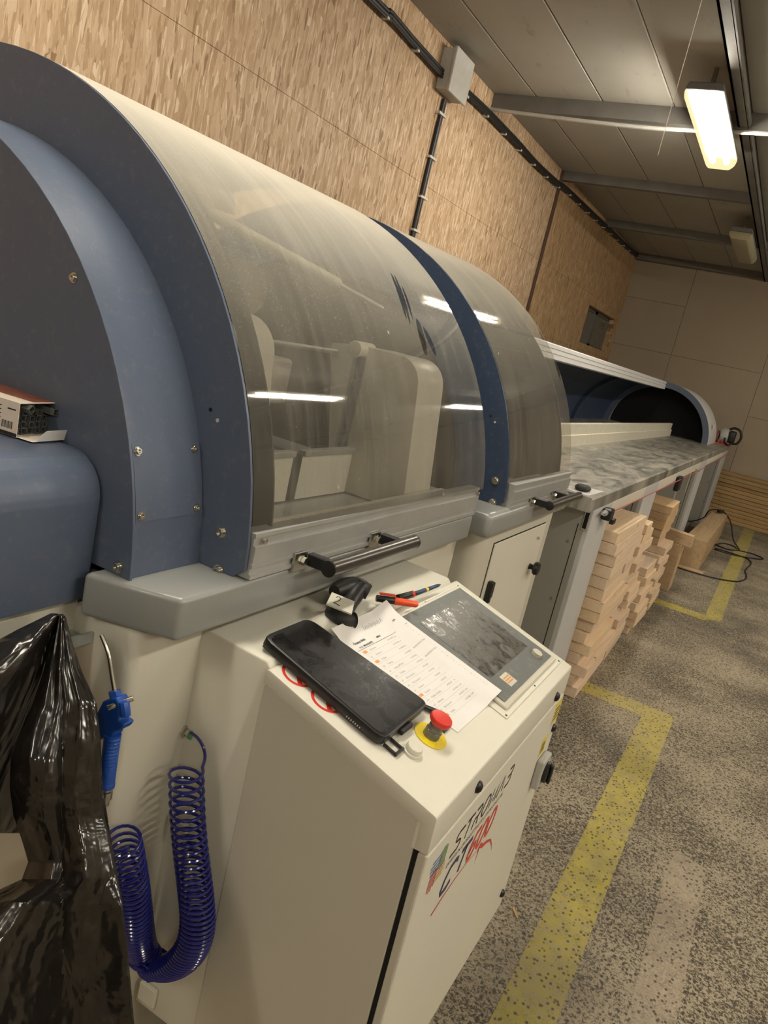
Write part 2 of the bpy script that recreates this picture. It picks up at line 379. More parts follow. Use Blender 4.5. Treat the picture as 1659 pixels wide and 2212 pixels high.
def floor_nodes(t, extra=None):
    v = t.mapping()
    big = t.noise(v, 0.9, 5, 0.62); big2 = t.noise(t.mapping(loc=(7, 3, 0)), 2.6, 5, 0.6)
    c = t.mix(big, (0.050, 0.043, 0.033), (0.105, 0.090, 0.068))
    pit = t.voro(t.mapping(scale=(62, 50, 50)), 1.0, 'Distance')
    if extra is not None: c = t.mix(extra[0], c, extra[1])
    # trodden saw dust: pale grains between dark pits, thick in some places and thin in others
    am = t.ramp(t.math('ADD', t.math('MULTIPLY', big, 0.5), t.math('MULTIPLY', big2, 0.5)), [(0.40, 0.03), (0.62, 0.13)])
    gr = t.noise(v, 88, 5, 0.78, 1.0)
    gm = t.math('ADD', gr, am); gm = t.ramp(gm, [(0.53, 0.0), (0.60, 1.0)])
    c = t.mix(gm, c, (0.40, 0.34, 0.245))
    if extra is not None: c = t.mix(t.math('MULTIPLY', extra[0], 0.6), c, extra[1])
    chips = t.ramp(t.noise(t.mapping(scale=(1, 1, 1), rot=(0, 0, 0.6)), 46, 3, 0.6, 2.5), [(0.66, 0.0), (0.70, 0.85)])
    c = t.mix(chips, c, (0.50, 0.38, 0.235))
    c = t.mix(t.ramp(pit, [(0.18, 0.85), (0.34, 0.0)]), c, (0.045, 0.035, 0.025))
    c = t.mix(t.ramp(t.noise(t.mapping(loc=(2, 9, 0)), 1.3, 3), [(0.52, 0.0), (0.70, 0.45)]), c, (0.07, 0.06, 0.05))
    return c, t.math('ADD', gr, pit)
t = NT('dusty_magnesite_floor'); c, h = floor_nodes(t)
M['floor'] = t.bsdf(c, rough=0.75, spec=0.3, bump=h, bstr=0.6, bdist=0.004)
def marking(name, col, keep):
    t = NT(name); wear = t.ramp(t.noise(t.mapping(), 22, 5, 0.75), [(0.36, 1.0 * keep), (0.62, 0.35 * keep)])
    c, h = floor_nodes(t, (wear, col)); return t.bsdf(c, rough=0.7, spec=0.3, bump=h, bstr=0.5, bdist=0.003)
M['mark_yellow'] = marking('worn_yellow_floor_paint', (0.50, 0.42, 0.05), 1.0)
M['mark_pale'] = marking('worn_pale_floor_paint', (0.36, 0.29, 0.22), 0.8)

t = NT('grey_ceiling_panel'); v = t.mapping()
c = t.mix(t.noise(v, 1.2, 5, 0.6), (0.34, 0.325, 0.285), (0.47, 0.45, 0.40))
c = t.mix(t.ramp(t.noise(t.mapping(scale=(8, 2, 1)), 1.4, 5, 0.7), [(0.60, 0.0), (0.75, 0.5)]), c, (0.16, 0.14, 0.12))
M['ceiling'] = t.bsdf(c, rough=0.8, spec=0.2, bump=t.noise(v, 90, 2), bstr=0.1)
t = NT('beige_wall_board'); v = t.mapping()
c = t.mix(t.noise(v, 0.9, 4, 0.6), (0.36, 0.30, 0.225), (0.46, 0.385, 0.29))
M['wallboard'] = t.bsdf(c, rough=0.8, spec=0.2, bump=t.noise(v, 120, 2), bstr=0.08)

t = NT('dusty_steel_table'); v = t.mapping()
st = t.noise(t.mapping(scale=(4, 1.6, 1), rot=(0, 0, 0.5)), 2.2, 7, 0.72, 1.0)
c = t.mix(t.ramp(st, [(0.38, 0.0), (0.62, 1.0)]), (0.17, 0.175, 0.17), (0.50, 0.47, 0.40))
rg = t.ramp(st, [(0.3, 0.28), (0.7, 0.6)])
M['table_top'] = t.bsdf(c, rough=rg, metal=0.45, spec=0.5, bump=t.noise(v, 200, 2), bstr=0.05)

t = NT('smeared_screen'); v = t.mapping(scale=(1, 1, 1))
sm = t.noise(t.mapping(scale=(26, 34, 26), rot=(0, 0, 0.5)), 1.0, 6, 0.7, 1.4)
c = t.mix(t.ramp(sm, [(0.48, 0.0), (0.66, 0.55)]), (0.055, 0.052, 0.045), (0.26, 0.24, 0.20))
M['screen'] = t.bsdf(c, rough=t.ramp(sm, [(0.4, 0.22), (0.6, 0.5)]), spec=0.7)
t = NT('smeared_black_glass')
sm = t.noise(t.mapping(scale=(9, 9, 9), rot=(0, 0, 0.9)), 1.3, 6, 0.7, 1.0)
c = t.mix(t.ramp(sm, [(0.52, 0.0), (0.75, 0.5)]), (0.008, 0.008, 0.009), (0.085, 0.075, 0.065))
c = t.mix(t.ramp(t.noise(t.mapping(), 330, 2, 0.8), [(0.66, 0.0), (0.78, 0.4)]), c, (0.3, 0.27, 0.22))
M['tab_glass'] = t.bsdf(c, rough=t.ramp(sm, [(0.4, 0.22), (0.7, 0.55)]), spec=0.25)
t = NT('black_bin_liner'); v = t.mapping()
cr = t.noise(v, 6, 3, 0.5, 1.6); du = t.noise(v, 28, 5, 0.75)
c = t.mix(t.ramp(du, [(0.52, 0.0), (0.75, 0.45)]), (0.010, 0.0085, 0.0075), (0.075, 0.06, 0.047))
M['bag'] = t.bsdf(c, rough=t.ramp(du, [(0.4, 0.13), (0.7, 0.30)]), spec=0.8, bump=cr, bstr=0.8, bdist=0.02)
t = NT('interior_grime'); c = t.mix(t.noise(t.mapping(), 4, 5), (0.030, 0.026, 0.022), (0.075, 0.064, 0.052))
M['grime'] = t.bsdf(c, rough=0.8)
t = NT('sawdust_heap'); c = t.mix(t.noise(t.mapping(), 90, 4, 0.7), (0.35, 0.22, 0.12), (0.62, 0.45, 0.28))
M['sawdust'] = t.bsdf(c, rough=0.95, bump=t.noise(t.mapping(), 150, 3), bstr=0.8)

t = NT('greyish_plate'); M['bulk'] = t.bsdf(t.mix(t.noise(t.mapping(), 5, 5), (0.10, 0.095, 0.095), (0.19, 0.18, 0.175)), rough=0.7)
def hexbolt(p, n, r, parent, name='bolt', h=None):
    """socket-head bolt with washer; dark hex socket"""
    p = Vector(p); n = Vector(n).normalized(); h = h or r * 0.9
    b = lathe([(r * 1.35, 0), (r * 1.35, r * 0.22), (r, r * 0.22), (r, h * 0.85), (r * 0.88, h), (r * 0.5, h), (r * 0.5, h * 0.5), (0, h * 0.5)], p, n, 14)
    return obj(name, b, M['steel'], parent, smooth=True)

# ================================================================ ROOM
XW, ZC, YB = -2.75, 3.55, 12.6
XR, YN = 6.5, -5.0
obj('floor', box(XW - 0.2, XR, YN, YB + 0.2, -0.12, 0.0), M['floor'])['kind'] = 'structure'
ceil = struct_empty('ceiling')
obj('roof_deck', box(XW - 0.2, XR, YN, YB + 0.2, ZC + 0.05, ZC + 0.12), M['soot'], ceil)
x = -2.92; k = 0
while x < XR - 0.6:
    obj('ceiling_panel', box(x + 0.003, min(x + 0.52, XR) - 0.003, YN, YB + 0.1, ZC, ZC + 0.05, 0.006, 1), M['ceiling'], ceil); x += 0.52
# wall behind the machine: strand boards
wl = struct_empty('wall_left')
rows = [(0.0, 1.244), (1.246, 1.934), (1.936, 2.649), (2.651, ZC - 0.002)]
for (ya, yb, mt) in ((YN, -1.8, 'osb_up'), (-1.795, 1.2, 'osb_up'), (1.205, 5.16, 'osb_up'), (5.166, 8.10, 'osb_up'), (8.16, YB + 0.05, 'osb_cross')):
    for (za, zb) in rows:
        if mt == 'osb_cross' and za == 1.936:
            # board with the window hole: four pieces round the opening
            wy0, wy1, wz0, wz1 = 10.60, 12.36, 2.02, 2.52
            b = box(XW - 0.018, XW, ya, wy0, za, zb); box(XW - 0.018, XW, wy1, yb, za, zb, bm=b)
            box(XW - 0.018, XW, wy0, wy1, za, wz0, bm=b); box(XW - 0.018, XW, wy0, wy1, wz1, zb, bm=b)
            obj('strand_board', b, M[mt], wl)
        else:
            obj('strand_board', box(XW - 0.018, XW, ya, yb - 0.001, za, zb, 0.0006, 1), M[mt], wl)
obj('outer_wall', box(XW - 0.36, XW - 0.30, YN, YB + 0.2, 0, ZC + 0.1), M['soot'], wl)
# joint strip
tr = obj('trim_1', box(XW, XW + 0.018, 8.10, 8.16, 0, ZC - 0.01, 0.003), M['trimwood']); tr['kind'] = 'structure'
# window recess
wn = struct_empty('window_1', (XW, 11.5, 2.27))
for b_, nm in ((box(XW - 0.30, XW - 0.019, 10.58, 10.60, 2.0, 2.54), 'reveal'), (box(XW - 0.30, XW - 0.019, 12.36, 12.38, 2.0, 2.54), 'reveal'),
               (box(XW - 0.30, XW - 0.019, 10.58, 12.38, 2.0, 2.02), 'reveal'), (box(XW - 0.30, XW - 0.019, 10.58, 12.38, 2.52, 2.54), 'reveal')):
    obj(nm, b_, M['osb_cross'], wn)
for ya, yb in ((10.60, 11.45), (11.50, 12.36)):
    fr = NB()
    for q in ((ya, ya + 0.05, 2.02, 2.52), (yb - 0.05, yb, 2.02, 2.52), (ya, yb, 2.02, 2.06), (ya, yb, 2.48, 2.52)): box(XW - 0.13, XW - 0.09, *q, bm=fr)
    fo = obj('sash', fr, M['purlin'], wn)
    obj('pane', box(XW - 0.115, XW - 0.108, ya + 0.05, yb - 0.05, 2.06, 2.48), M['clear'], fo)
# far wall of beige boards
wb = struct_empty('wall_back')
xs = [XW - 0.2, -1.845, -0.545, 0.755, 2.055, 3.355, 4.655, XR]; zs = [0.0, 0.79, 2.20, 2.92, ZC]
for i in range(len(xs) - 1):
    zz = [0.0, 2.195, 2.92, ZC] if i % 2 == 0 else ([0.0, 2.195, ZC] if i > 1 else [0.0, 2.195, ZC])
    if i == 2: zz = [0.0, 1.56, ZC]
    for a, b in zip(zz[:-1], zz[1:]):
        obj('wall_board', box(xs[i] + 0.002, xs[i + 1] - 0.002, YB, YB + 0.05, a + 0.0015, b - 0.0015, 0.002, 1), M['wallboard'], wb)
obj('backing', box(XW - 0.2, XR, YB + 0.05, YB + 0.1, 0, ZC), M['wallboard'], wb)
obj('wall_right', box(XR, XR + 0.1, YN, YB + 0.2, 0, ZC), M['wallboard'])['kind'] = 'structure'
obj('wall_front', box(XW - 0.2, XR, YN - 0.1, YN, 0, ZC), M['wallboard'])['kind'] = 'structure'
# purlins under the ceiling
n = 2
for y, xe, drop in ((6.04, XR - 0.01, 0.11), (8.14, -0.86, 0.09), (10.25, XR - 0.01, 0.09), (12.42, XR - 0.01, 0.09), (1.9, XR - 0.01, 0.09), (-2.2, XR - 0.01, 0.09)):
    b = prism([(y, ZC - 0.001), (y + 0.07, ZC - 0.001), (y + 0.07, ZC - 0.012), (y + 0.008, ZC - 0.012), (y + 0.008, ZC - drop + 0.008), (y + 0.07, ZC - drop + 0.008), (y + 0.07, ZC - drop), (y, ZC - drop)], 'x', XW + 0.002, xe)
    obj('trim_%d' % n, b, M['purlin'])['kind'] = 'structure'; n += 1
b = box(-0.90, -0.885, YN, YB - 0.01, ZC - 0.10, ZC - 0.001); box(-0.90, -0.83, YN, YB - 0.01, ZC - 0.10, ZC - 0.09, bm=b); box(-0.835, -0.82, YN, YB - 0.01, ZC - 0.10, ZC - 0.06, bm=b)
obj('trim_%d' % n, b, M['purlin'])['kind'] = 'structure'; n += 1
# floor markings
def mark(nm, pts, mt):
    b = NB(); b.faces.new([b.verts.new((x, y, 0.0012)) for x, y in pts]); o = obj(nm, b, mt); o['kind'] = 'structure'
mark('trim_%d' % n, [(-0.20, 0.6), (-0.055, 0.6), (-0.055, 4.16), (-0.20, 4.0)], M['mark_yellow']); n += 1
mark('trim_%d' % n, [(-0.20, 4.0), (-0.055, 4.16), (-1.9, 4.16), (-1.9, 4.0)], M['mark_yellow']); n += 1
mark('trim_%d' % n, [(-0.115, 6.32), (0.01, 6.50), (0.05, 12.3), (-0.10, 12.3)], M['mark_yellow']); n += 1
mark('trim_%d' % n, [(-0.117, 6.32), (-0.114, 6.50), (-1.6, 6.52), (-1.6, 6.40)], M['mark_yellow']); n += 1
mark('trim_%d' % n, [(0.10, 1.3), (0.215, 1.3), (0.225, 2.86), (0.10, 2.90)], M['mark_pale']); n += 1

# ================================================================ LAMPS
def lamp(x, y, lit, label, length=1.34):
    z = 3.33
    t = empty('ceiling_lamp', (x, y, z), label, 'lamp', 'batten lamps under the ceiling' )
    b = prism([(x - 0.10, z + 0.075), (x - 0.115, z + 0.03), (x + 0.115, z + 0.03), (x + 0.10, z + 0.075)], 'y', y - length / 2, y + length / 2, 0.008)
    obj('housing', b, M['soot'], t)
    pr = [(x - 0.115, z + 0.03), (x - 0.105, z - 0.02), (x - 0.075, z - 0.05), (x + 0.075, z - 0.05), (x + 0.105, z - 0.02), (x + 0.115, z + 0.03)]
    if lit:
        for s in (-1, 1):
            obj('tube', cyl((x + s * 0.05, y - length / 2 + 0.05, z - 0.005), (x + s * 0.05, y + length / 2 - 0.05, z - 0.005), 0.022, 12), M['lamp'], t)
    obj('diffuser', prism(pr, 'y', y - length / 2, y + length / 2, 0.012), M['clear_lamp'] if lit else M['lens'], t, smooth=True)
    for s in (-1, 1):
        obj('bracket', box(x - 0.012, x + 0.012, y + s * length * 0.36 - 0.012, y + s * length * 0.36 + 0.012, z + 0.07, ZC - 0.001), M['soot'], t)
    return t
tt = NT('glowing_diffuser'); tr_ = tt.n('ShaderNodeBsdfTransparent'); tr_.inputs[0].default_value = (0.93, 0.93, 0.9, 1)
em_ = tt.n('ShaderNodeEmission'); em_.inputs[0].default_value = (1.0, 0.78, 0.42, 1); em_.inputs[1].default_value = 1.1
mx_ = tt.n('ShaderNodeMixShader'); mx_.inputs[0].default_value = 0.32; tt.l(tr_.outputs[0], mx_.inputs[1]); tt.l(em_.outputs[0], mx_.inputs[2]); tt.l(mx_.outputs[0], tt.out.inputs[0])
M['clear_lamp'] = tt.m
lamp(-1.01, 5.80, True, 'lit batten lamp glowing white under the grey ceiling')
lamp(-1.00, 9.62, False, 'unlit yellowed batten lamp beneath the ceiling near the far wall')
for (x, y, lb) in ((-1.0, 1.3, 'over the saw hood'), (-1.0, -2.6, 'over the strand board wall behind the camera'), (1.9, -2.4, 'behind and right of the camera'), (1.9, 1.6, 'right of the control console'), (1.9, 5.7, 'right of the timber stacks'), (1.9, 9.6, 'right of the far cover'), (4.6, 0.5, 'near the right wall'), (4.6, 5.0, 'far along the right wall')):
    lamp(x, y, True, 'lit batten lamp outside the view, ' + lb)
# conduit, box and cable on the wall
P = [(4.0, 3.36), (4.27, 3.36), (4.6, 3.355), (5.0, 3.35), (5.2, 3.345), (5.45, 3.37), (5.9, 3.375), (6.6, 3.38), (7.3, 3.385), (8.0, 3.40), (8.13, 3.405), (8.5, 3.42), (9.3, 3.44), (10.3, 3.47), (11.3, 3.49), (12.2, 3.50), (12.45, 3.52)]
pts = smoothpath([(XW + 0.030, -4.0, 3.36), (XW + 0.03, 1, 3.365)] + [(XW + 0.030 + 0.006 * math.sin(i * 2.1), y, z - 0.012 + 0.008 * math.sin(i * 1.3)) for i, (y, z) in enumerate(P)], 5)
cb = empty('wall_cable', (XW, 5, 3.36), 'black cable bundle clipped along the top of the strand board wall', 'cable')
b = tube(pts, 0.017, 8); tube([p + Vector((0.004, 0, 0.022)) for p in pts], 0.011, 8, bm=b); tube([p + Vector((0.008, 0.0, -0.018)) for p in pts], 0.009, 8, bm=b)
obj('cable_bundle', b, M['cable_black'], cb, smooth=True)
for i in range(19):
    y = 4.25 + i * 0.42
    if 4.9 < y < 5.45: continue
    z = min(pts, key=lambda p: abs(p.y - y)).z
    obj('clip', box(XW, XW + 0.052, y - 0.012, y + 0.012, z - 0.032, z - 0.018), M['clip'], cb)
cb = empty('drop_cable', (XW, 5.2, 3.2), 'black cable running straight down from the grey junction box', 'cable')
b = tube([(XW + 0.016, 5.215, 3.22), (XW + 0.016, 5.20, 2.8), (XW + 0.016, 5.185, 2.28), (XW + 0.016, 5.17, 1.2)], 0.014, 8); tube([(XW + 0.016, 5.245, 3.22), (XW + 0.016, 5.23, 2.8), (XW + 0.016, 5.215, 2.28), (XW + 0.016, 5.20, 1.2)], 0.010, 8, bm=b)
obj('cable_bundle', b, M['cable_black'], cb, smooth=True)
for z in (3.12, 2.83, 2.56, 2.33, 2.1): obj('clip', box(XW, XW + 0.034, 5.16, 5.27, z - 0.008, z + 0.008), M['clip'], cb)
jb = empty('junction_box', (XW, 5.2, 3.36), 'grey square junction box where the wall cables meet', 'box')
obj('back_box', box(XW, XW + 0.09, 5.07, 5.36, 3.24, 3.50, 0.008), M['box_grey'], jb)
obj('lid', box(XW + 0.09, XW + 0.115, 5.06, 5.37, 3.23, 3.51, 0.008), M['box_grey'], jb)
# pipe under first purlin
pp = [(XW + 0.02, 6.00, 3.42), (-2.2, 6.00, 3.40), (-1.5, 6.0, 3.385), (-0.8, 6.0, 3.41), (0.5, 6.0, 3.44), (3, 6, 3.44)]
o = obj('ceiling_pipe', tube(smoothpath(pp, 6), 0.014, 8), M['box_grey'], smooth=True); tag(o, 'pale conduit sagging below the nearest ceiling beam', 'pipe')
o = obj('hanging_thread', cyl((-0.684, 3.0, ZC), (-0.684, 3.0, 2.405), 0.0012, 5), M['thread']); tag(o, 'thin pale thread hanging from the ceiling left of the lit lamp', 'thread')

# ================================================================ SAW MACHINE (near hood)
CX, CZ, RR = -1.515, 1.115, 0.835
mach = empty('crosscut_saw', (-1.5, 1.4, 0), 'blue and cream crosscut saw with dusty domed acrylic hood, nearest machine section', 'machine')
# big end plate P2 (ring) facing the camera
def ring_profile(cx, cz, ro, ri, zb, rc=0.03):
    xo = cx + ro * math.cos(math.asin(max(-1, (zb + 0.10 - cz) / ro)))
    out = arc(cx, cz, ro, math.degrees(math.asin((zb + 0.06 - cz) / ro)), 180, 48)
    p = [(out[0][0] - rc * 0.7 + 0.002, zb), (out[0][0] + 0.002, zb + rc * 0.6)] + out
    p += [(out[-1][0], zb)]
    inn = arc(cx, cz, ri, 180, math.degrees(math.asin((zb + 0.04 - cz) / ri)), 40)
    p += [(inn[0][0], zb)] + inn + [(inn[-1][0], zb)]
    return p
obj('end_plate', prism(ring_profile(-1.53, 1.126, 0.827, 0.66, 1.150), 'y', 1.010, 1.016, 0.0012, 1), M['blue'], mach, smooth=False)
# drum band between the two plates
dr = arc(-1.515, 1.105, 0.715, 3, 180, 44); di = arc(-1.515, 1.105, 0.709, 180, 3, 44)
obj('drum_band', prism([(dr[0][0], 1.150)] + dr + [(dr[-1][0], 1.15), (di[0][0], 1.15)] + di + [(di[-1][0], 1.150)], 'y', 0.851, 1.010), M['blue'], mach, smooth=True)
cp = arc(-1.515, 1.105, 0.7175, 10.6, 20.2, 10); ci = arc(-1.515, 1.105, 0.7145, 20.2, 10.6, 10)
obj('cover_plate', prism(cp + ci, 'y', 0.856, 1.006), M['blue'], mach)
# front disc P1
d1 = arc(-1.511, 1.108, 0.718, 3, 180, 48)
obj('front_disc', prism([(d1[0][0] - 0.012, 1.150)] + d1 + [(d1[-1][0], 1.15)], 'y', 0.8455, 0.851, 0.001, 1), M['blue'], mach)
for (px, py, y, r) in ((160, 600, 0.8455, 0.006), (255, 1224, 0.8455, 0.0075)): hexbolt(ony(px, py, y), (0, -1, 0), r, mach)
for (px, py) in ((478, 1150), (472, 1233)): hexbolt(ony(px, py, 1.010), (0, -1, 0), 0.0085, mach)
for a, y in ((19.3, 0.866), (19.3, 0.992), (11.4, 0.866), (11.4, 0.992)):
    ar = math.radians(a); hexbolt((-1.515 + 0.7175 * math.cos(ar), y, 1.105 + 0.7175 * math.sin(ar)), (math.cos(ar), 0, math.sin(ar)), 0.0055, mach)
for (px, py, mt) in ((455, 885, 'hole'), (470, 908, 'clip')):
    p = ony(px, py, 1.0098); obj('drill_hole', cyl(p, p + Vector((0, -0.0008, 0)), 0.0034, 12), M[mt], mach)
# motor cover: rounded steel box in front of the disc
mc = [(-0.872, 1.092)] + arc(-0.942, 1.252, 0.070, 0, 90, 10) + [(-2.15, 1.322), (-2.15, 1.092)]
obj('motor_cover', prism(mc, 'y', 0.22, 0.842, 0.006), M['blue'], mach, smooth=True)
hexbolt(onx(192, 1283, -0.872), (1, 0, 0), 0.006, mach)
obj('under_strip', box(-2.1, -0.892, 0.24, 0.842, 1.03, 1.091), M['cream'], mach)
# grey base beam with the skewed near end
b = prism([(-0.70, 0.862), (-0.70, 2.072), (-0.856, 2.072), (-0.856, 0.811)], 'z', 1.078, 1.149, 0.009, 3)
obj('base_beam', b, M['beam'], mach, smooth=True)
obj('bed', box(-2.33, -0.84, 0.87, 2.10, 1.078, 1.146), M['beam'], mach)
# frame below
b = prism([(-0.76, 0.84), (-0.76, 2.17), (-1.3, 2.17), (-1.3, 0.84)], 'z', 0, 1.078, 0.02, 3)
obj('frame_box', b, M['cream'], mach, smooth=True)
obj('rear_frame', box(-2.3, -1.30, 0.86, 2.17, 0, 1.078), M['cream'], mach)
# ledge (tray) in front of the frame
ld = [(-0.765, 1.046), (-0.620, 1.040), (-0.612, 1.030), (-0.612, 0.25), (-0.765, 0.25)]
obj('rear_housing', prism(ld, 'y', 1.000, 1.772, 0.004), M['cream_light'], mach, smooth=True)
# mark of old paint loss
p = onx(215 + 190, 1388, -0.70)
# aluminium hood rail
def rail(x, y0, y1, parent, z0=1.152):
    pr = [(x - 0.035, z0), (x, z0), (x, z0 + 0.008), (x - 0.004, z0 + 0.009), (x - 0.004, z0 + 0.019), (x, z0 + 0.020), (x, z0 + 0.026), (x - 0.002, z0 + 0.027), (x - 0.002, z0 + 0.029), (x, z0 + 0.030),
          (x, z0 + 0.058), (x - 0.006, z0 + 0.060), (x - 0.006, z0 + 0.072), (x - 0.003, z0 + 0.073), (x - 0.004, z0 + 0.080), (x - 0.035, z0 + 0.080)]
    r = obj('hood_rail', prism(pr, 'y', y0, y1), M['alu'], parent)
    # inner ribbed profile
    q = [(x - 0.12, z0)]
    for i in range(4):
        a = x - 0.12 + i * 0.019; q += [(a, z0 + 0.045), (a + 0.014, z0 + 0.045), (a + 0.0145, z0 + 0.036), (a + 0.0185, z0 + 0.036)]
    q += [(x - 0.040, z0 + 0.045), (x - 0.040, z0)]
    obj('inner_profile', prism(q, 'y', y0, y1), M['alu_dusty'], parent)
    return r
def handle(x, ya, yb, z, parent, ext=0.055, L0=0.055, r=0.0155):
    h = bpy.data.objects.new('pull_handle', None); COL.objects.link(h); h.parent = parent
    h.location = Vector((x, (ya + yb) / 2, z)) - wloc(parent)
    xt = x + 0.06; zt = z + 0.003
    for y in (ya, yb):
        obj('bracket', box(x + 0.004, xt + 0.002, y - 0.004, y + 0.014, z - 0.011, z + 0.013, 0.002, 1), M['black'], h)
        obj('mounting_tab', box(x - 0.001, x + 0.005, y - 0.045, y - 0.004, z - 0.018, z + 0.018, 0.001, 1), M['steel'], h)
        b = cyl((x + 0.004, y - 0.016, z), (x + 0.012, y - 0.016, z), 0.0085, 6); cyl((x + 0.004, y - 0.016, z), (x + 0.006, y - 0.016, z), 0.0105, 16, bm=b)
        obj('hex_bolt', b, M['steel'], h)
    obj('grip_tube', cyl((xt, ya - 0.012, zt), (xt, yb + L0, zt), r, 28), M['tube_grip'], h, smooth=True)
    obj('end_cap', cyl((xt, ya - 0.017, zt), (xt, ya - 0.012, zt), r * 1.02, 28, bev=0.001), M['black'], h, smooth=True)
    obj('end_cap', cyl((xt, yb + L0, zt), (xt, yb + L0 + 0.004, zt), r * 1.02, 28, bev=0.001), M['black'], h, smooth=True)
def hood(y0, y1, parent, cx=CX, cz=CZ, r=RR, zb=1.232, c0=None):
    a0 = math.degrees(math.asin((zb - cz) / r))
    o_ = arc(cx, cz, r, a0, 96, 40); i_ = arc(cx, cz, r - 0.004, 96, a0, 40)
    b = NB(); N = 24
    s_ = arc(c0[0], c0[1], c0[2], math.degrees(math.asin((zb - c0[1]) / c0[2])), 96, 40) if c0 else o_
    A = [[b.verts.new((p[0] * (1 - j / N) + q_[0] * j / N, y0 + (y1 - y0) * j / N, p[1] * (1 - j / N) + q_[1] * j / N)) for p, q_ in zip(s_, o_)] for j in range(N + 1)]
    for j in range(N):
        for k in range(len(o_) - 1): b.faces.new((A[j][k], A[j][k + 1], A[j + 1][k + 1], A[j + 1][k]))
    me_o = obj('acrylic_hood', b, M['acrylic'], parent, smooth=True)
    # move the origin to the bed height so that dust follows height
    for v in me_o.data.vertices: v.co.z += wloc(parent).z - cz
    me_o.location.z = cz - wloc(parent).z
    bo = arc(cx, cz, r + 0.001, 96, 180, 24); bi = arc(cx, cz, r - 0.003, 180, 96, 24)
    obj('rear_shell', prism(bo + [(bo[-1][0], 1.149), (bi[0][0], 1.149)] + bi, 'y', y0, y1), M['grime'], parent, smooth=True)
rl = rail(-0.697, 1.018, 2.065, mach)
handle(-0.697, 1.185, 1.475, 1.163, mach)
hood(1.0165, 2.06, mach, c0=(-1.53, 1.126, 0.8275))
for (px, py) in ((572, 1168), (1033, 1066)): hexbolt(onx(px, py, -0.698), (1, 0, 0), 0.0045, mach)
# paint line on hood's front edge lip
# inside the near hood
ins = [(-0.815, 1.150), (-0.835, 1.33), (-0.850, 1.46)] + arc(-0.925, 1.475, 0.072, 8, 90, 10) + [(-1.03, 1.548), (-1.03, 1.150)]
obj('blade_guard', prism(ins, 'y', 1.83, 1.995, 0.003), M['cream'], mach, smooth=True)
ins2 = [(-0.800, 1.150), (-0.835, 1.35), (-0.856, 1.48)] + arc(-0.93, 1.50, 0.074, 8, 90, 10) + [(-1.03, 1.574), (-1.03, 1.150)]
obj('blade_guard', prism(ins2, 'y', 1.04, 1.195, 0.003), M['cream'], mach, smooth=True)
obj('guide_post', box(-1.062, -1.040, 1.83, 1.86, 1.15, 1.535, 0.003), M['alu'], mach)
obj('guide_post', box(-1.035, -1.020, 1.80, 1.83, 1.15, 1.52, 0.003), M['black_soft'], mach)
obj('pivot_boss', cyl((-1.04, 1.79, 1.535), (-1.04, 1.88, 1.535), 0.022, 20, bev=0.003), M['cream'], mach, smooth=True)
obj('wedge_plate', prism([(-1.155, 1.515), (-1.150, 1.535), (-1.05, 1.548), (-1.05, 1.15), (-1.075, 1.15), (-1.135, 1.44)], 'y', 1.86, 1.87), M['cream'], mach)
obj('inner_ring', prism(arc(-1.53, 1.126, 0.818, 3, 140, 40) + arc(-1.53, 1.126, 0.60, 140, 3, 40), 'y', 1.085, 1.089), M['grime'], mach)
obj('cross_rod', cyl((-1.30, 1.66, 1.50), (-1.13, 1.86, 1.515), 0.006, 10), M['alu'], mach, smooth=True)
obj('cross_rod', cyl((-1.60, 1.20, 1.47), (-1.16, 1.865, 1.51), 0.006, 10), M['alu'], mach, smooth=True)
obj('fence_panel', box(-1.012, -1.00, 1.20, 1.545, 1.15, 1.262), M['cream_light'], mach)
obj('fence_panel', box(-1.012, -1.00, 1.585, 1.83, 1.15, 1.262), M['cream_light'], mach)
obj('fence_rail', box(-1.015, -0.992, 1.20, 1.545, 1.262, 1.276, 0.002), M['alu'], mach)
obj('fence_rail', box(-1.015, -0.992, 1.585, 1.83, 1.262, 1.276, 0.002), M['alu'], mach)
obj('divider_post', box(-1.01, -0.995, 1.553, 1.577, 1.15, 1.268, 0.002), M['black_soft'], mach)
obj('motor_block', box(-1.7, -1.30, 1.25, 1.80, 1.15, 1.33, 0.01), M['grime'], mach)
obj('motor_block', box(-1.5, -1.28, 1.60, 1.88, 1.33, 1.46, 0.01), M['cream'], mach)
# ribbed rail under the crown of the hood, gas spring, label
q = []
for i in range(5):
    a = -1.62 + i * 0.055; q += [(a, 1.885 - i * 0.012), (a + 0.042, 1.885 - i * 0.012), (a + 0.046, 1.868 - i * 0.012)]
obj('crown_rail', prism([(-1.62, 1.82)] + q + [(-1.345, 1.79)], 'y', 1.03, 1.60), M['alu_dusty'], mach)
obj('gas_spring', cyl((-1.20, 1.30, 1.76), (-1.02, 1.62, 1.68), 0.013, 12), M['alu_dusty'], mach, smooth=True)
obj('spring_rod', cyl((-1.02, 1.62, 1.68), (-0.955, 1.74, 1.65), 0.006, 10), M['alu'], mach, smooth=True)
p = ony(518, 622, 1.17); obj('clear_disc', cyl(p, p + Vector((0.01, -0.004, 0)), 0.052, 32), M['clear'], mach, smooth=True)
bb = NB(); bmesh.ops.create_uvsphere(bb, u_segments=24, v_segments=10, radius=1.0)
for v in bb.verts:
    v.co = Vector((-0.80 + v.co.x * 0.045, 1.06 + v.co.y * 0.05, 1.17 + max(0, v.co.z) * 0.045 * (1 + 0.2 * math.sin(v.co.x * 9 + v.co.y * 7))))
obj('sawdust_pile', bb, M['sawdust'], mach, smooth=True)

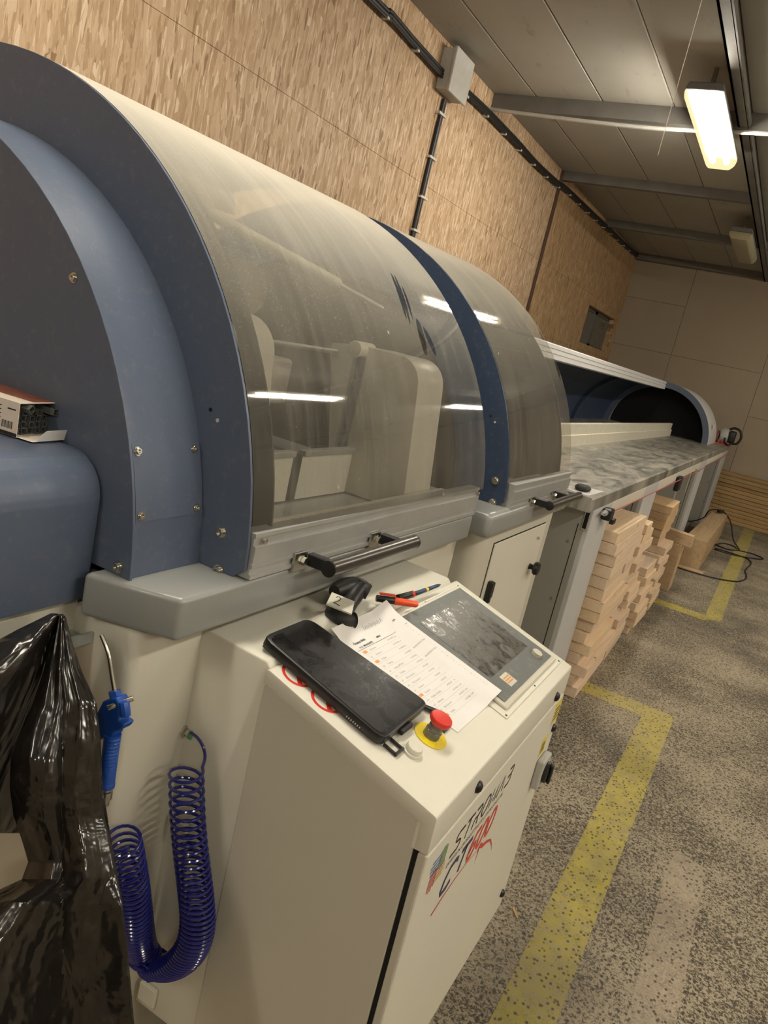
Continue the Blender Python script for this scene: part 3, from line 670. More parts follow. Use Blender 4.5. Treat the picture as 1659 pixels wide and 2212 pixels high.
# galvanised bracket under the motor cover
gb = empty('galvanised_bracket', (-0.87, 0.80, 1.04), 'small galvanised angle bracket under the near corner of the grey beam', 'bracket')
obj('channel', prism([(-0.905, 1.028), (-0.845, 1.028), (-0.845, 1.046), (-0.849, 1.046), (-0.849, 1.032), (-0.901, 1.032), (-0.901, 1.046), (-0.905, 1.046)], 'y', 0.70, 0.838), M['zinc'], gb)
obj('bolt', lathe([(0.010, 0), (0.010, 0.004), (0.007, 0.004), (0.006, 0.012), (0.0, 0.013)], ony(113, 1376, 0.735), (0, -1, 0), 12), M['brass'], gb, smooth=True)

# ================================================================ SECOND HOOD SECTION
m2 = empty('infeed_housing', (-1.5, 2.6, 0), 'second machine section with blue arched plate, shorter acrylic hood and cabinet door', 'machine')
obj('bulkhead', prism([(-0.72, 1.151)] + arc(-1.52, 1.112, 0.79, 6, 180, 40) + [(-2.32, 1.151)], 'y', 2.280, 2.286), M['grime'], m2)
obj('arch_plate', prism(ring_profile(-1.517, 1.112, 0.838, 0.66, 1.155), 'y', 2.27, 2.276, 0.0012, 1), M['blue_dark'], m2)
for (px, py) in ((1070, 1038), (1064, 1085)): hexbolt(ony(px, py, 2.27), (0, -1, 0), 0.0095, m2)
for (px, py, mt) in ((1060, 898, 'hole'), (1069, 912, 'clip')):
    p = ony(px, py, 2.2698); obj('drill_hole', cyl(p, p + Vector((0, -0.0008, 0)), 0.0034, 12), M[mt], m2)
obj('base_beam', prism([(-0.655, 2.115), (-0.655, 3.02), (-0.86, 3.02), (-0.86, 2.115)], 'z', 1.078, 1.158, 0.022, 4), M['beam'], m2, smooth=True)
obj('bed', box(-2.33, -0.85, 2.12, 3.0, 1.078, 1.15), M['beam'], m2)
rail(-0.662, 2.29, 2.985, m2)
handle(-0.662, 2.53, 2.80, 1.160, m2, L0=0.12)
hood(2.2765, 2.98, m2, -1.508, 1.118, 0.840, c0=(-1.517, 1.112, 0.8385))
obj('inner_box', box(-1.35, -1.05, 2.5, 2.9, 1.15, 1.30, 0.01), M['grime'], m2)
obj('end_bulkhead', prism([(-0.70, 1.151)] + arc(-1.51, 1.118, 0.815, 4, 176, 40) + [(-2.32, 1.151)], 'y', 2.94, 2.946), M['bulk'], m2)
obj('inner_panel', box(-0.95, -0.93, 2.4, 2.95, 1.15, 1.27), M['alu_dusty'], m2)
# cabinet
prf = [(-0.72, 3.10), (-2.2, 3.10), (-2.2, 2.26)] + [(-0.775 + 0.055 * math.sin(math.radians(a)), 2.315 - 0.055 * math.cos(math.radians(a))) for a in range(0, 91, 10)]
obj('cabinet_body', prism(prf, 'z', 0.0, 1.078), M['cream'], m2, smooth=True)
dr_ = obj('cabinet_door', box(-0.7195, -0.714, 2.405, 3.02, 0.14, 1.005, 0.003), M['cream_light'], m2)
b = lathe([(0.012, 0), (0.010, 0.014), (0.024, 0.020), (0.028, 0.028), (0.024, 0.040), (0.0, 0.044)], (-0.714, 2.93, 0.836), (1, 0, 0), 20)
obj('knob', b, M['black'], dr_, smooth=True)
b = box(-0.714, -0.694, 2.43, 2.455, 0.79, 0.87, 0.006); box(-0.714, -0.700, 2.46, 2.485, 0.80, 0.86, 0.005, bm=b)
obj('latch', b, M['black'], dr_)
obj('stop_screw', cyl((-0.714, 2.93, 0.955), (-0.706, 2.93, 0.955), 0.006, 10), M['steel'], dr_)
obj('door_gap', box(-0.7215, -0.7190, 2.402, 3.023, 0.137, 1.008), M['hole'], m2)

# ================================================================ OUTFEED TABLE
tb = empty('outfeed_table', (-1.3, 7.5, 0), 'long dusty steel outfeed table with grey legs and blue rear guard', 'table')
TX = -0.62
tp_ = [(-2.15, 1.045), (TX - 0.004, 1.045), (TX, 1.05), (TX, 1.102), (TX - 0.008, 1.11), (-2.15, 1.11)]
for ya, yb in ((3.315, 7.10), (7.106, 12.2)): obj('table_top', prism(tp_, 'y', ya, yb), M['table_top'], tb)
for i, (ya, yb) in enumerate(((3.42, 3.83), (4.86, 5.38), (8.2, 8.78), (11.35, 11.95))):
    g = obj('leg', box(-2.0, TX, ya, yb, 0, 1.043, 0.004), M['leg_light'], tb)
    obj('side_panel', box(-1.98, TX - 0.022, ya - 0.004, ya - 0.0005, 0.01, 1.035, 0.001, 1), M['grey_shaded'], g)  # same paint as the leg, with its shaded side painted darker
    obj('groove', box(-0.673, -0.669, ya - 0.0046, ya - 0.004, 0.02, 0.97), M['hole'], g)
    for z in (0.88, 0.60, 0.33): hexbolt((-0.69, ya - 0.004, z), (0, -1, 0), 0.006, g)
obj('grip_slot', box(-0.655, -0.630, 3.413, 3.4155, 0.945, 1.035, 0.001, 1), M['steel'], tb)
obj('grip_slot', box(-0.651, -0.634, 3.411, 3.4135, 0.955, 1.03), M['hole'], tb)
for ya, yb in ((3.84, 4.855), (5.385, 8.195), (8.785, 11.345)): obj('side_rail', box(TX - 0.03, TX - 0.002, ya, yb, 0.975, 1.043, 0.003), M['cream_light'], tb)
obj('pull_cord', tube(smoothpath([(-0.590, 3.68, 1.018), (-0.588, 5.5, 1.005), (-0.588, 7.8, 0.990), (-0.588, 9.6, 0.99), (-0.59, 11.7, 1.01)], 4), 0.0032, 8), M['rust'], tb, label='red pull cord')
for y in (7.72, 11.7): obj('cord_eye', lathe([(0.004, 0), (0.004, 0.03), (0.016, 0.032), (0.016, 0.04), (0.0, 0.04)], (TX, y, 1.0), (1, 0, 0), 10), M['steel'], tb)
for (y, w_) in ((6.35, 0.16),): obj('cord_switch', box(TX, TX + 0.035, y, y + w_, 0.90, 1.015, 0.006), M['black'], tb)
for y in (6.56, 7.35): obj('slotted_bracket', box(TX - 0.001, TX + 0.004, y, y + 0.10, 0.80, 0.98, 0.001, 1), M['alu'], tb)
# fence
fn = [(-1.30, 1.11), (-1.25, 1.11), (-1.25, 1.192), (-1.262, 1.192), (-1.262, 1.270), (-1.30, 1.270)]
obj('fence', prism(fn, 'y', 3.35, 10.45, 0.002), M['alu_dusty'], tb)
# ribbed top rail
q = [(-1.56, 1.76)]
zt = 1.756; xt = -1.468
rp = [(-1.57, 1.760), (-1.50, 1.760), (-1.488, 1.752), (-1.488, 1.730), (-1.497, 1.728), (-1.497, 1.722), (-1.488, 1.720), (-1.488, 1.698), (-1.497, 1.696), (-1.497, 1.690), (-1.488, 1.688), (-1.488, 1.662), (-1.57, 1.655)]
obj('top_rail', prism(rp, 'y', 3.0, 10.5), M['far_white'], tb)
bo = arc(-1.47, 1.08, 0.672, 98, 178, 24); bi = arc(-1.47, 1.08, 0.666, 178, 98, 24)
obj('rear_guard', prism(bo + bi, 'y', 3.05, 10.49), M['blue_dark'], tb, smooth=True)
for y in (4.9, 8.75):
    ao = arc(-1.47, 1.08, 0.664, 100, 176, 24); ai = arc(-1.47, 1.08, 0.63, 176, 100, 24)
    obj('guard_rib', prism(ao + ai, 'y', y, y + 0.10), M['blue_dark'], tb, smooth=True)
# far domed cover
fo = arc(-1.47, 1.085, 0.672, 2, 178, 40); fi = arc(-1.47, 1.085, 0.60, 178, 2, 40)
obj('cover_rim', prism(fo + fi, 'y', 10.5, 10.512), M['blue'], tb)
fo = arc(-1.47, 1.085, 0.668, 2, 178, 40); fi = arc(-1.47, 1.085, 0.662, 178, 2, 40)
obj('domed_cover', prism(fo + fi, 'y', 10.512, 11.75), M['cover_w'] if 'cover_w' in M else M['far_white'], tb, smooth=True)
obj('cover_end', prism(arc(-1.47, 1.085, 0.668, 2, 178, 40), 'y', 11.75, 11.756), M['blue_dark'], tb)
obj('cover_inner', prism(arc(-1.47, 1.085, 0.655, 2, 178, 30), 'y', 10.9, 10.91), M['hole'], tb)
p = onx(1538, 912, -0.80)
b = poly_slab([(-0.829, 10.98, 1.30), (-0.829, 11.22, 1.30), (-0.842, 11.22, 1.36), (-0.842, 10.98, 1.36)], (1, 0, 0.2), 0.002)
obj('sticker', b, M['paper'], tb)
# small things on the table
o = obj('paper_sheet', poly_slab([(-0.800, 3.40, 1.1112), (-0.694, 3.33, 1.1112), (-0.650, 3.36, 1.1112), (-0.640, 3.62, 1.1112), (-0.70, 3.60, 1.1112)], (0, 0, 1), 0.0006), M['paper'])
tag(o, 'white sheet of paper lying on the near corner of the steel table', 'paper')
bb = lathe([(0.022, 0), (0.034, 0.006), (0.036, 0.014), (0.028, 0.024), (0.0, 0.027)], (-0.702, 3.45, 1.1116), (0, 0, 1), 24)
for v in bb.verts: v.co.y = 3.45 + (v.co.y - 3.45) * 1.5
o = obj('black_puck', bb, M['black_soft'], smooth=True); tag(o, 'small rounded black object resting on the white sheet', 'puck')
# cord end switch under the table corner
sw = empty('cord_tensioner', (TX, 3.6, 1.01), 'black emergency cord switch with chrome spring under the near table edge', 'switch')
obj('body', box(TX + 0.001, TX + 0.045, 3.60, 3.68, 0.985, 1.04, 0.008), M['black'], sw)
b = lathe([(0.006, 0), (0.006, 0.05), (0.014, 0.052), (0.014, 0.075), (0.008, 0.08), (0.008, 0.10)], (TX + 0.022, 3.50, 1.028), (0, 1, -0.05), 14)
obj('spring_bolt', b, M['alu'], sw, smooth=True)
obj('lever', box(TX + 0.035, TX + 0.055, 3.66, 3.72, 0.965, 0.99, 0.003), M['black'], sw)

# circular saw on the far table end
cs = empty('portable_saw', (-0.68, 11.9, 1.11), 'handheld power saw with black loop handle at the far end of the steel table', 'power tool')
b = lathe([(0.03, 0), (0.10, 0.01), (0.115, 0.05), (0.10, 0.11), (0.04, 0.12)], (-0.78, 11.9, 1.225), (1, 0, 0.1), 22)
obj('motor_housing', b, M['box_grey'], cs, smooth=True)
b = lathe([(0.04, 0), (0.085, 0.01), (0.08, 0.04), (0.03, 0.05)], (-0.83, 11.88, 1.20), (1, 0, 0), 20)
obj('blade_guard', b, M['card_red'], cs, smooth=True)
obj('body', box(-0.665, -0.575, 11.82, 11.97, 1.15, 1.32, 0.02, 3), M['black'], cs, smooth=True)
loop = smoothpath([(-0.68, 11.9, 1.33), (-0.62, 11.9, 1.365), (-0.54, 11.9, 1.34), (-0.505, 11.9, 1.25), (-0.535, 11.9, 1.165), (-0.60, 11.9, 1.15)], 5)
obj('loop_handle', tube(loop, 0.017, 10), M['black'], cs, smooth=True)
loop = smoothpath([(-0.70, 11.8, 1.20), (-0.68, 11.72, 1.14), (-0.62, 11.72, 1.13), (-0.60, 11.80, 1.17)], 5)
obj('front_grip', tube(loop, 0.013, 8), M['black'], cs, smooth=True)
obj('base_plate', box(-0.80, -0.60, 11.72, 12.05, 1.111, 1.122, 0.002), M['orange_red'], cs)

# ================================================================ CONTROL CONSOLE
Y0, Y1 = 0.991, 1.797
cn = empty('control_console', (-0.44, 1.4, 0.25), 'cream sloping control console with side door and printed front', 'control cabinet')
U = Vector((-0.338, 0, 0.102)); UL = U.length; U.normalize(); NL = Vector((0.102, 0, 0.338)).normalized(); P0 = Vector((-0.272, 0, 0.931))
def lid(u, y, h=0.0): return P0 + U * u + Vector((0, y, 0)) + NL * h
body = [(-0.276, 0.25), (-0.276, 0.86), (-0.60, 0.985), (-0.60, 0.25)]
obj('cabinet', prism(body, 'y', Y0 + 0.012, Y1 - 0.006, 0.002), M['cream'], cn)
lidp = [(-0.272, 0.866), (-0.272, 0.928), (-0.274, 0.9315), (-0.278, 0.933), (-0.606, 1.032), (-0.612, 1.030), (-0.612, 1.006), (-0.295, 0.910), (-0.295, 0.866)]
obj('lid', prism(lidp, 'y', Y0, Y1, 0.0015, 2), M['cream_light'], cn, smooth=True)
obj('lid_end', prism([(-0.2735, 0.866), (-0.2735, 0.929), (-0.61, 1.0305), (-0.61, 1.010), (-0.300, 0.912), (-0.300, 0.866)], 'y', Y0 + 0.0005, Y0 + 0.004), M['cream_light'], cn)
# side door
sd = [(-0.612, 0.24), (-0.612, 1.000), (-0.606, 1.004), (-0.300, 0.9105), (-0.2965, 0.905), (-0.2965, 0.24)]
sdo = obj('side_door', prism(sd, 'y', Y0 + 0.001, Y0 + 0.012, 0.001, 1), M['cream'], cn)
obj('corner_post', box(-0.288, -0.2735, Y0 + 0.004, Y0 + 0.02, 0.25, 0.86, 0.001, 1), M['cream'], cn)
obj('door_gap', box(-0.2975, -0.289, Y0 + 0.006, Y0 + 0.0125, 0.25, 0.905), M['hole'], cn)
# front panel
fp = obj('front_panel', box(-0.278, -0.271, Y0 + 0.003, Y1 - 0.001, 0.25, 0.862, 0.002, 1), M['cream_light'], cn)
obj('plinth', box(-0.60, -0.48, Y0 + 0.10, Y1 - 0.10, 0.0, 0.25), M['grey_shaded'], cn)
for (y, z) in ((1.186, 0.892), (1.696, 0.886)):
    obj('lock_plug', lathe([(0.0115, 0), (0.0105, 0.004), (0.006, 0.008), (0, 0.009)], (-0.272, y, z), (1, 0, 0), 20), M['black'], cn, smooth=True)
for (y, z) in ((1.775, 0.775), (1.755, 0.31)):
    obj('lock_plug', lathe([(0.011, 0), (0.010, 0.004), (0.006, 0.008), (0, 0.009)], (-0.271, y, z), (1, 0, 0), 20), M['black'], cn, smooth=True)
# main switch
sb = obj('switch_box', box(-0.271, -0.252, 1.695, 1.765, 0.645, 0.720, 0.005), M['box_grey'], cn)
obj('rotary_knob', lathe([(0.026, 0), (0.026, 0.008), (0.022, 0.010), (0, 0.011)], (-0.252, 1.730, 0.683), (1, 0, 0), 24), M['black'], sb, smooth=True)
obj('knob_bar', box(-0.242, -0.234, 1.722, 1.738, 0.658, 0.708, 0.004), M['black'], sb)
# yellow stickers
for (y0, y1, z0, z1) in ((1.735, 1.790, 0.795, 0.852), (1.690, 1.735, 0.727, 0.775)):
    s_ = obj('warning_sticker', box(-0.2708, -0.2703, y0, y1, z0, z1), M['pr_yellow'], cn, 'yellow warning sticker')
    b = NB()
    for i in range(4): box(-0.2703, -0.2701, y0 + 0.006, y1 - 0.006 - 0.005 * (i % 2), z0 + 0.010 + i * (z1 - z0 - 0.02) / 4, z0 + 0.014 + i * (z1 - z0 - 0.02) / 4, bm=b)
    obj('print_lines', b, M['ink'], s_)
# printed logo on the front panel
def stroke(pts, w, bm, x=-0.2704, w1=None):
    pts = [Vector((0, p[0], p[1])) for p in pts]; L = []; Rr = []
    for i, p in enumerate(pts):
        d = (pts[min(i + 1, len(pts) - 1)] - pts[max(i - 1, 0)]).normalized(); nn = Vector((0, -d.z, d.y))
        f = i / max(1, len(pts) - 1); ww = w if w1 is None else w + (w1 - w) * f
        L.append(bm.verts.new((x, p.y + nn.y * ww / 2, p.z + nn.z * ww / 2))); Rr.append(bm.verts.new((x, p.y - nn.y * ww / 2, p.z - nn.z * ww / 2)))
    for i in range(len(pts) - 1): bm.faces.new((L[i], L[i + 1], Rr[i + 1], Rr[i]))
def arc2(cy, cz, ry, rz, a0, a1, n=10): return [(cy + ry * math.cos(math.radians(a0 + (a1 - a0) * i / n)), cz + rz * math.sin(math.radians(a0 + (a1 - a0) * i / n))) for i in range(n + 1)]
GL = {'S': [[(1, 1), (0.25, 1), (0.02, 0.88), (0.08, 0.62), (0.3, 0.54), (0.7, 0.48), (0.92, 0.38), (0.95, 0.14), (0.75, 0), (-0.15, 0)]],
      'T': [[(0.0, 1), (1.05, 1)], [(0.5, 1), (0.5, 0)]],
      'R': [[(0.0, 1), (0.75, 1), (0.95, 0.85), (0.9, 0.6), (0.7, 0.5), (0.15, 0.5)], [(0.12, 0.5), (0.12, 0)], [(0.55, 0.5), (0.85, 0)]],
      'O': [arc2(0.5, 0.5, 0.5, 0.5, 0, 360, 18)],
      'M': [[(0.05, 0), (0.05, 1), (0.5, 0.15), (0.95, 1), (0.95, 0)]],
      'A': [[(0.0, 0), (0.5, 1), (0.95, 0)]],
      'B': [[(0.05, 0.0), (0.75, 0), (0.95, 0.14), (0.92, 0.4), (0.7, 0.52), (0.2, 0.52)], [(0.7, 0.52), (0.93, 0.64), (0.93, 0.88), (0.75, 1), (0.05, 1)]],
      'C': [[(0.95, 0.78), (0.92, 0.95), (0.7, 1), (0.25, 0.95), (0.02, 0.6), (0.02, 0.2), (0.2, 0), (0.7, 0), (0.92, 0.15)]],
      '6': [[(0.95, 1), (0.4, 0.95), (0.05, 0.6), (0.05, 0.2), (0.3, 0), (0.75, 0.02), (0.95, 0.25), (0.8, 0.5), (0.4, 0.52), (0.1, 0.35)]],
      '0': [arc2(0.5, 0.5, 0.45, 0.5, 0, 360, 18)]}
def word(s, y, z, cw, h, gap, w, slant, mat, name):
    b = NB()
    for ch in s:
        for st_ in GL[ch]: stroke([(y + p[0] * cw + p[1] * h * slant, z + p[1] * h) for p in st_], w, b)
        y += cw + gap
    return obj(name, b, mat, fp)
word('STROMAB', 1.128, 0.786, 0.034, 0.036, 0.0115, 0.0050, 0.38, M['ink_dark'], 'logo_lettering')
word('CT', 1.122, 0.706, 0.050, 0.046, 0.012, 0.0100, 0.42, M['ink_navy'], 'logo_lettering')
word('600', 1.246, 0.700, 0.040, 0.050, 0.008, 0.0100, 0.42, M['ink_red'], 'logo_lettering')
text_mesh('EXPERTS IN CROSSCUTTING SOLUTIONS SINCE 1961', 0.0125, (-0.2706, 1.118, 0.767), (0, 1, 0), (0, 0, 1), M['ink_dark'], fp, 'small_lettering', sx=0.98)
b = NB(); stroke([(1.108, 0.680), (1.15, 0.688), (1.20, 0.693), (1.26, 0.693), (1.33, 0.684)], 0.005, b, w1=0.001)
stroke([(1.335, 0.690), (1.36, 0.675), (1.39, 0.668), (1.42, 0.655), (1.445, 0.630), (1.46, 0.608)], 0.012, b, w1=0.001)
stroke([(1.33, 0.690), (1.335, 0.672), (1.33, 0.65)], 0.007, b, w1=0.001)
obj('red_swoosh', b, M['ink_red'], fp)
EC = (1.066, 0.799); ER = 0.036
for ang, mt in ((135, 'pr_blue'), (45, 'pr_green'), (315, 'pr_orange'), (225, 'ink_red')):
    b = NB(); qa = math.radians(ang); qy, qz = EC[0] + 0.5 * ER * math.cos(qa) * 1.15, EC[1] + 0.5 * ER * math.sin(qa) * 1.15
    for k in (-1.5, -0.5, 0.5, 1.5):
        ca, sa = math.cos(qa + PI / 2 * 0.5), math.sin(qa + PI / 2 * 0.5)
        oy, oz = qy + k * 0.0078 * -sa, qz + k * 0.0078 * ca
        ll = ER * 0.62 * math.sqrt(max(0.2, 1 - (k / 2.4) ** 2))
        stroke([(oy - ca * ll, oz - sa * ll), (oy, oz), (oy + ca * ll, oz + sa * ll)], 0.0032, b)
    obj('emblem_stripes', b, M[mt], fp)
# monitor on the lid
def lid_slab(u0, u1, y0, y1, h0, h1, bev=0.0):
    q = NB(); vs = [q.verts.new(lid(u, y, h)) for u in (u0, u1) for y in (y0, y1) for h in (h0, h1)]
    for f in ((0, 1, 3, 2), (4, 6, 7, 5), (0, 4, 5, 1), (2, 3, 7, 6), (0, 2, 6, 4), (1, 5, 7, 3)): q.faces.new([vs[i] for i in f])
    if bev: bevel(q, bev, 2)
    return q
mo = obj('screen_frame', lid_slab(0.026, 0.338, 1.372, 1.772, 0.0003, 0.003, 0.001), M['cream_light'], cn)
obj('screen_surround', lid_slab(0.038, 0.331, 1.393, 1.755, 0.003, 0.010, 0.003), M['cream'], cn)
bz = obj('screen_bezel', lid_slab(0.050, 0.322, 1.405, 1.742, 0.010, 0.0125, 0.0012), M['bezel'], cn)
obj('screen', lid_slab(0.103, 0.290, 1.446, 1.700, 0.0125, 0.0130), M['screen'], bz)
obj('select_knob', lathe([(0.0125, 0), (0.0125, 0.008), (0.010, 0.010), (0, 0.010)], lid(0.076, 1.690, 0.0125), NL, 24), M['alu_dusty'], bz, smooth=True)
stq = obj('red_white_label', lid_slab(0.062, 0.093, 1.475, 1.515, 0.0126, 0.0129), M['label_cream'], bz, 'small white label with red print')
b = NB()
for i in range(3):
    for j in range(6):
        y = 1.479 + j * 0.0055; u = 0.070 + i * 0.006
        q = lid_slab(u, u + 0.0035, y, y + 0.0042, 0.0130, 0.0132); merge(b, q)
obj('red_print', b, M['pr_orange'], stq)
for (u, y) in ((0.031, 1.38), (0.031, 1.766), (0.333, 1.766), (0.031, 1.57), (0.333, 1.57)): obj('screw', lathe([(0.0025, 0), (0.0025, 0.001), (0, 0.001)], lid(u, y, 0.003), NL, 8), M['hexhole'], cn)
# emergency stop and push button
es = obj('emergency_disc', lathe([(0.031, 0), (0.031, 0.0015), (0, 0.0015)], lid(0.098, 1.152, 0.0005), NL, 32), M['yellow'], cn)
b = lathe([(0.0150, 0), (0.0150, 0.013), (0.0135, 0.014), (0.0135, 0.022), (0.0120, 0.023), (0.0120, 0.027), (0, 0.027)], lid(0.098, 1.152, 0.002), NL, 24)
obj('clear_collar', b, M['clear'], es, smooth=True)
obj('shaft', lathe([(0.009, 0), (0.009, 0.027), (0, 0.027)], lid(0.098, 1.152, 0.002), NL, 16), M['hexhole'], es, smooth=True)
obj('stop_button', lathe([(0.013, 0), (0.0155, 0.001), (0.0200, 0.006), (0.0205, 0.011), (0.019, 0.014), (0.010, 0.0155), (0, 0.0152)], lid(0.098, 1.152, 0.029), NL, 32), M['red'], es, smooth=True, label='red mushroom stop button')
obj('push_button', lathe([(0.0165, 0), (0.0165, 0.004), (0.0145, 0.005), (0.0145, 0.012), (0.013, 0.014), (0.010, 0.0135), (0, 0.013)], lid(0.098, 1.078, 0.0005), NL, 28), M['white_plastic'], cn, smooth=True)
for (u, y) in ((0.318, 1.034), (0.252, 1.034)):
    b = NB(); n_ = 32; rings = []
    for r_ in (0.0245, 0.0300): rings.append([b.verts.new(lid(u + r_ * math.cos(2 * PI * k / n_), y + r_ * math.sin(2 * PI * k / n_), 0.0006)) for k in range(n_)])
    for k in range(n_): b.faces.new((rings[0][k], rings[0][(k + 1) % n_], rings[1][(k + 1) % n_], rings[1][k]))
    d_ = Vector((1, 1, 0)).normalized()
    c4 = [(-0.02, -0.014), (-0.014, -0.02), (0.02, 0.014), (0.014, 0.02)]
    b.faces.new([b.verts.new(lid(u + a_, y + c_, 0.0006)) for a_, c_ in c4])
    obj('prohibition_sign', b, M['red'], cn, 'round red prohibition sticker half under the tablet')

# ================================================================ THINGS ON THE CONSOLE
# paper list: local frame on the lid (a across, b down the page)
pa = Vector((0.365, 1.403)); pb = Vector((0.070, 1.422)); pc = Vector((0.072, 1.221))
dn = (pb - pa).normalized() * 0.297; rt = Vector((-(dn.y), dn.x)).normalized()
rt = (pb - pc).normalized() * 0.205
def pg(a, b, h=0.0012):      # a 0..1 left to right, b 0..1 top to bottom
    q = pa + dn * b - rt * (1 - a); hh = h + 0.010 * max(0, 0.12 - b) / 0.12 + 0.004 * max(0, a - 0.93) / 0.07 + (0.0135 - 0.0012) * (1 if False else 0)
    # the right edge rests on the screen frame
    y = q.y; over = min(max((y - 1.355) / 0.03, 0), 1); hh += 0.0130 * over
    return lid(q.x, q.y, hh)
pl = empty('printed_list', tuple(pg(0.5, 0.5)), 'white printed cutting list with orange highlighter marks beside the tablet', 'paper')
b = NB(); NU, NV = 16, 20
g = [[b.verts.new(pg(i / NU, j / NV)) for i in range(NU + 1)] for j in range(NV + 1)]
for j in range(NV):
    for i in range(NU): b.faces.new((g[j][i], g[j][i + 1], g[j + 1][i + 1], g[j + 1][i]))
obj('sheet', b, M['paper'], pl, smooth=True)
def pquad(bm, a0, a1, b0, b1, h=0.0016):
    k = 4
    for i in range(k):
        x0 = a0 + (a1 - a0) * i / k; x1 = a0 + (a1 - a0) * (i + 1) / k
        bm.faces.new([bm.verts.new(pg(*q, h)) for q in ((x0, b0), (x1, b0), (x1, b1), (x0, b1))])
def ptext(bm, s, size, a, b0, bold=0.0):
    cu = bpy.data.curves.new('t', 'FONT'); cu.body = s; cu.size = size; cu.offset = bold; cu.resolution_u = 1
    to = bpy.data.objects.new('t', cu); COL.objects.link(to); bpy.context.view_layer.update()
    me = bpy.data.meshes.new_from_object(to.evaluated_get(bpy.context.evaluated_depsgraph_get())); COL.objects.unlink(to); bpy.data.objects.remove(to)
    q = NB(); q.from_mesh(me); bpy.data.meshes.remove(me)
    for v in q.verts: v.co = pg(a + v.co.x / 0.205, b0 - v.co.y / 0.297, 0.0018)
    merge(bm, q)
bd = NB(); bg_ = NB(); bl = NB(); bo_ = NB()
ptext(bd, 'Összes tétel', 0.0085, 0.10, 0.165, 0.0002)
ptext(bd, 'POZ  MEGNEVEZÉS', 0.0058, 0.12, 0.205, 0.0001); ptext(bd, 'MÉRET', 0.0058, 0.47, 0.190, 0.0001); ptext(bd, 'DB', 0.0058, 0.86, 0.150, 0.0001)
pquad(bd, 0.05, 0.97, 0.214, 0.2165)
rowsT = ['Szelemen', 'Szelemen', 'Oszlop', 'Oszlop', 'Oszlop BFT-HI', 'Fiókváz', 'Alsó koszorú', 'Alsó koszorú', 'Koszorú', 'Koszorú', 'Folyam Gerenda', 'Szelemen', 'Alsó koszorú', 'Oszlop']
ln_ = [427, 600, 420, 427, 365, 213, 427, 600, 600, 624, 600, 600, 600, 420]
for i, s in enumerate(rowsT):
    bb0 = 0.250 + i * 0.049
    ptext(bg_, s, 0.0062, 0.20, bb0); ptext(bg_, '6×14×%d cm' % ln_[i], 0.0062, 0.56, bb0 - 0.004); ptext(bg_, '%d' % (i % 4 + 1), 0.0055, 0.93, bb0 - 0.006); ptext(bg_, '#%d' % (i + 1), 0.0055, 0.11, bb0)
    pquad(bl, 0.08, 0.96, bb0 + 0.012, bb0 + 0.0135)
    if i in (3, 5): pquad(bl, 0.74, 0.93, bb0 - 0.018, bb0 - 0.006)
for i in (0, 2, 9, 13): 
    bb0 = 0.250 + i * 0.049; bo_ = NB(); pquad(bo_, 0.09, 0.155, bb0 - 0.020, bb0 + 0.002, 0.00165); obj('highlighter_mark', bo_, M['ink_orange'], pl)
# pencilled scribble at the head of the page
sx = [(0.42 + 0.011 * i, 0.085 + 0.016 * math.sin(i * 2.3) * (1 + 0.4 * math.sin(i))) for i in range(34)]
for i in range(len(sx) - 1):
    (a0, b0), (a1, b1) = sx[i], sx[i + 1]; bg_.faces.new([bg_.verts.new(pg(*q, 0.0019)) for q in ((a0, b0), (a1, b1), (a1 + 0.004, b1 + 0.003), (a0 + 0.004, b0 + 0.003))])
obj('black_print', bd, M['ink'], pl); obj('grey_print', bg_, M['ink_grey'], pl)['kind'] = 'stuff'; obj('table_lines', bl, M['ink_light'], pl)

# tablet
tcs = [Vector((0.402, 1.019)), Vector((0.402, 1.160)), Vector((0.137, 1.198)), Vector((0.135, 1.022))]
ta = empty('rugged_tablet', tuple(lid(0.27, 1.1, 0.01)), 'black rugged tablet with smeared screen lying on the console lid', 'tablet')
def rounded_quad(c, r, cut=4, shrink=0.0):
    cen = sum(c, Vector((0, 0))) / 4; out = []
    c = [p + (cen - p).normalized() * shrink for p in c]
    for i in range(4):
        p = c[i]; a = (c[i - 1] - p).normalized(); b = (c[(i + 1) % 4] - p).normalized()
        A = p + a * r; B = p + b * r
        for k in range(cut + 1):
            t = k / cut; out.append((1 - t) ** 2 * A + 2 * t * (1 - t) * p + t * t * B)
    return out
def lid_poly(pts, h0, h1, bev=0):
    q = NB(); A = [q.verts.new(lid(p.x, p.y, h0)) for p in pts]; B = [q.verts.new(lid(p.x, p.y, h1)) for p in pts]; n = len(pts)
    q.faces.new(A); q.faces.new(B[::-1])
    for i in range(n): q.faces.new((A[i], A[(i + 1) % n], B[(i + 1) % n], B[i]))
    bmesh.ops.recalc_face_normals(q, faces=q.faces[:])
    if bev: bevel(q, bev, 2)
    return q
obj('case', lid_poly(rounded_quad(tcs, 0.020, 3), 0.0035, 0.0225, 0.0035), M['black'], ta, smooth=True)
obj('glass', lid_poly(rounded_quad(tcs, 0.016, 3, 0.0105), 0.0222, 0.0230), M['tab_glass'], ta)
for i, (u, y) in enumerate(((0.155, 1.050), (0.155, 1.168), (0.385, 1.035), (0.385, 1.15))): obj('corner_bumper', lid_slab(u - 0.012, u + 0.012, y - 0.010, y + 0.010, 0.0008, 0.0040, 0.002), M['black_soft'], ta)
obj('port_cover', lid_slab(0.127, 0.136, 1.085, 1.125, 0.006, 0.015, 0.002), M['black_soft'], ta)
lp_ = NB()
for q in ((0.110, 0.136, 1.036, 1.040), (0.110, 0.136, 1.060, 1.064), (0.108, 0.113, 1.036, 1.064)): merge(lp_, lid_slab(*q, 0.002, 0.007, 0.0008))
obj('strap_loop', lp_, M['black'], ta)
b = NB()
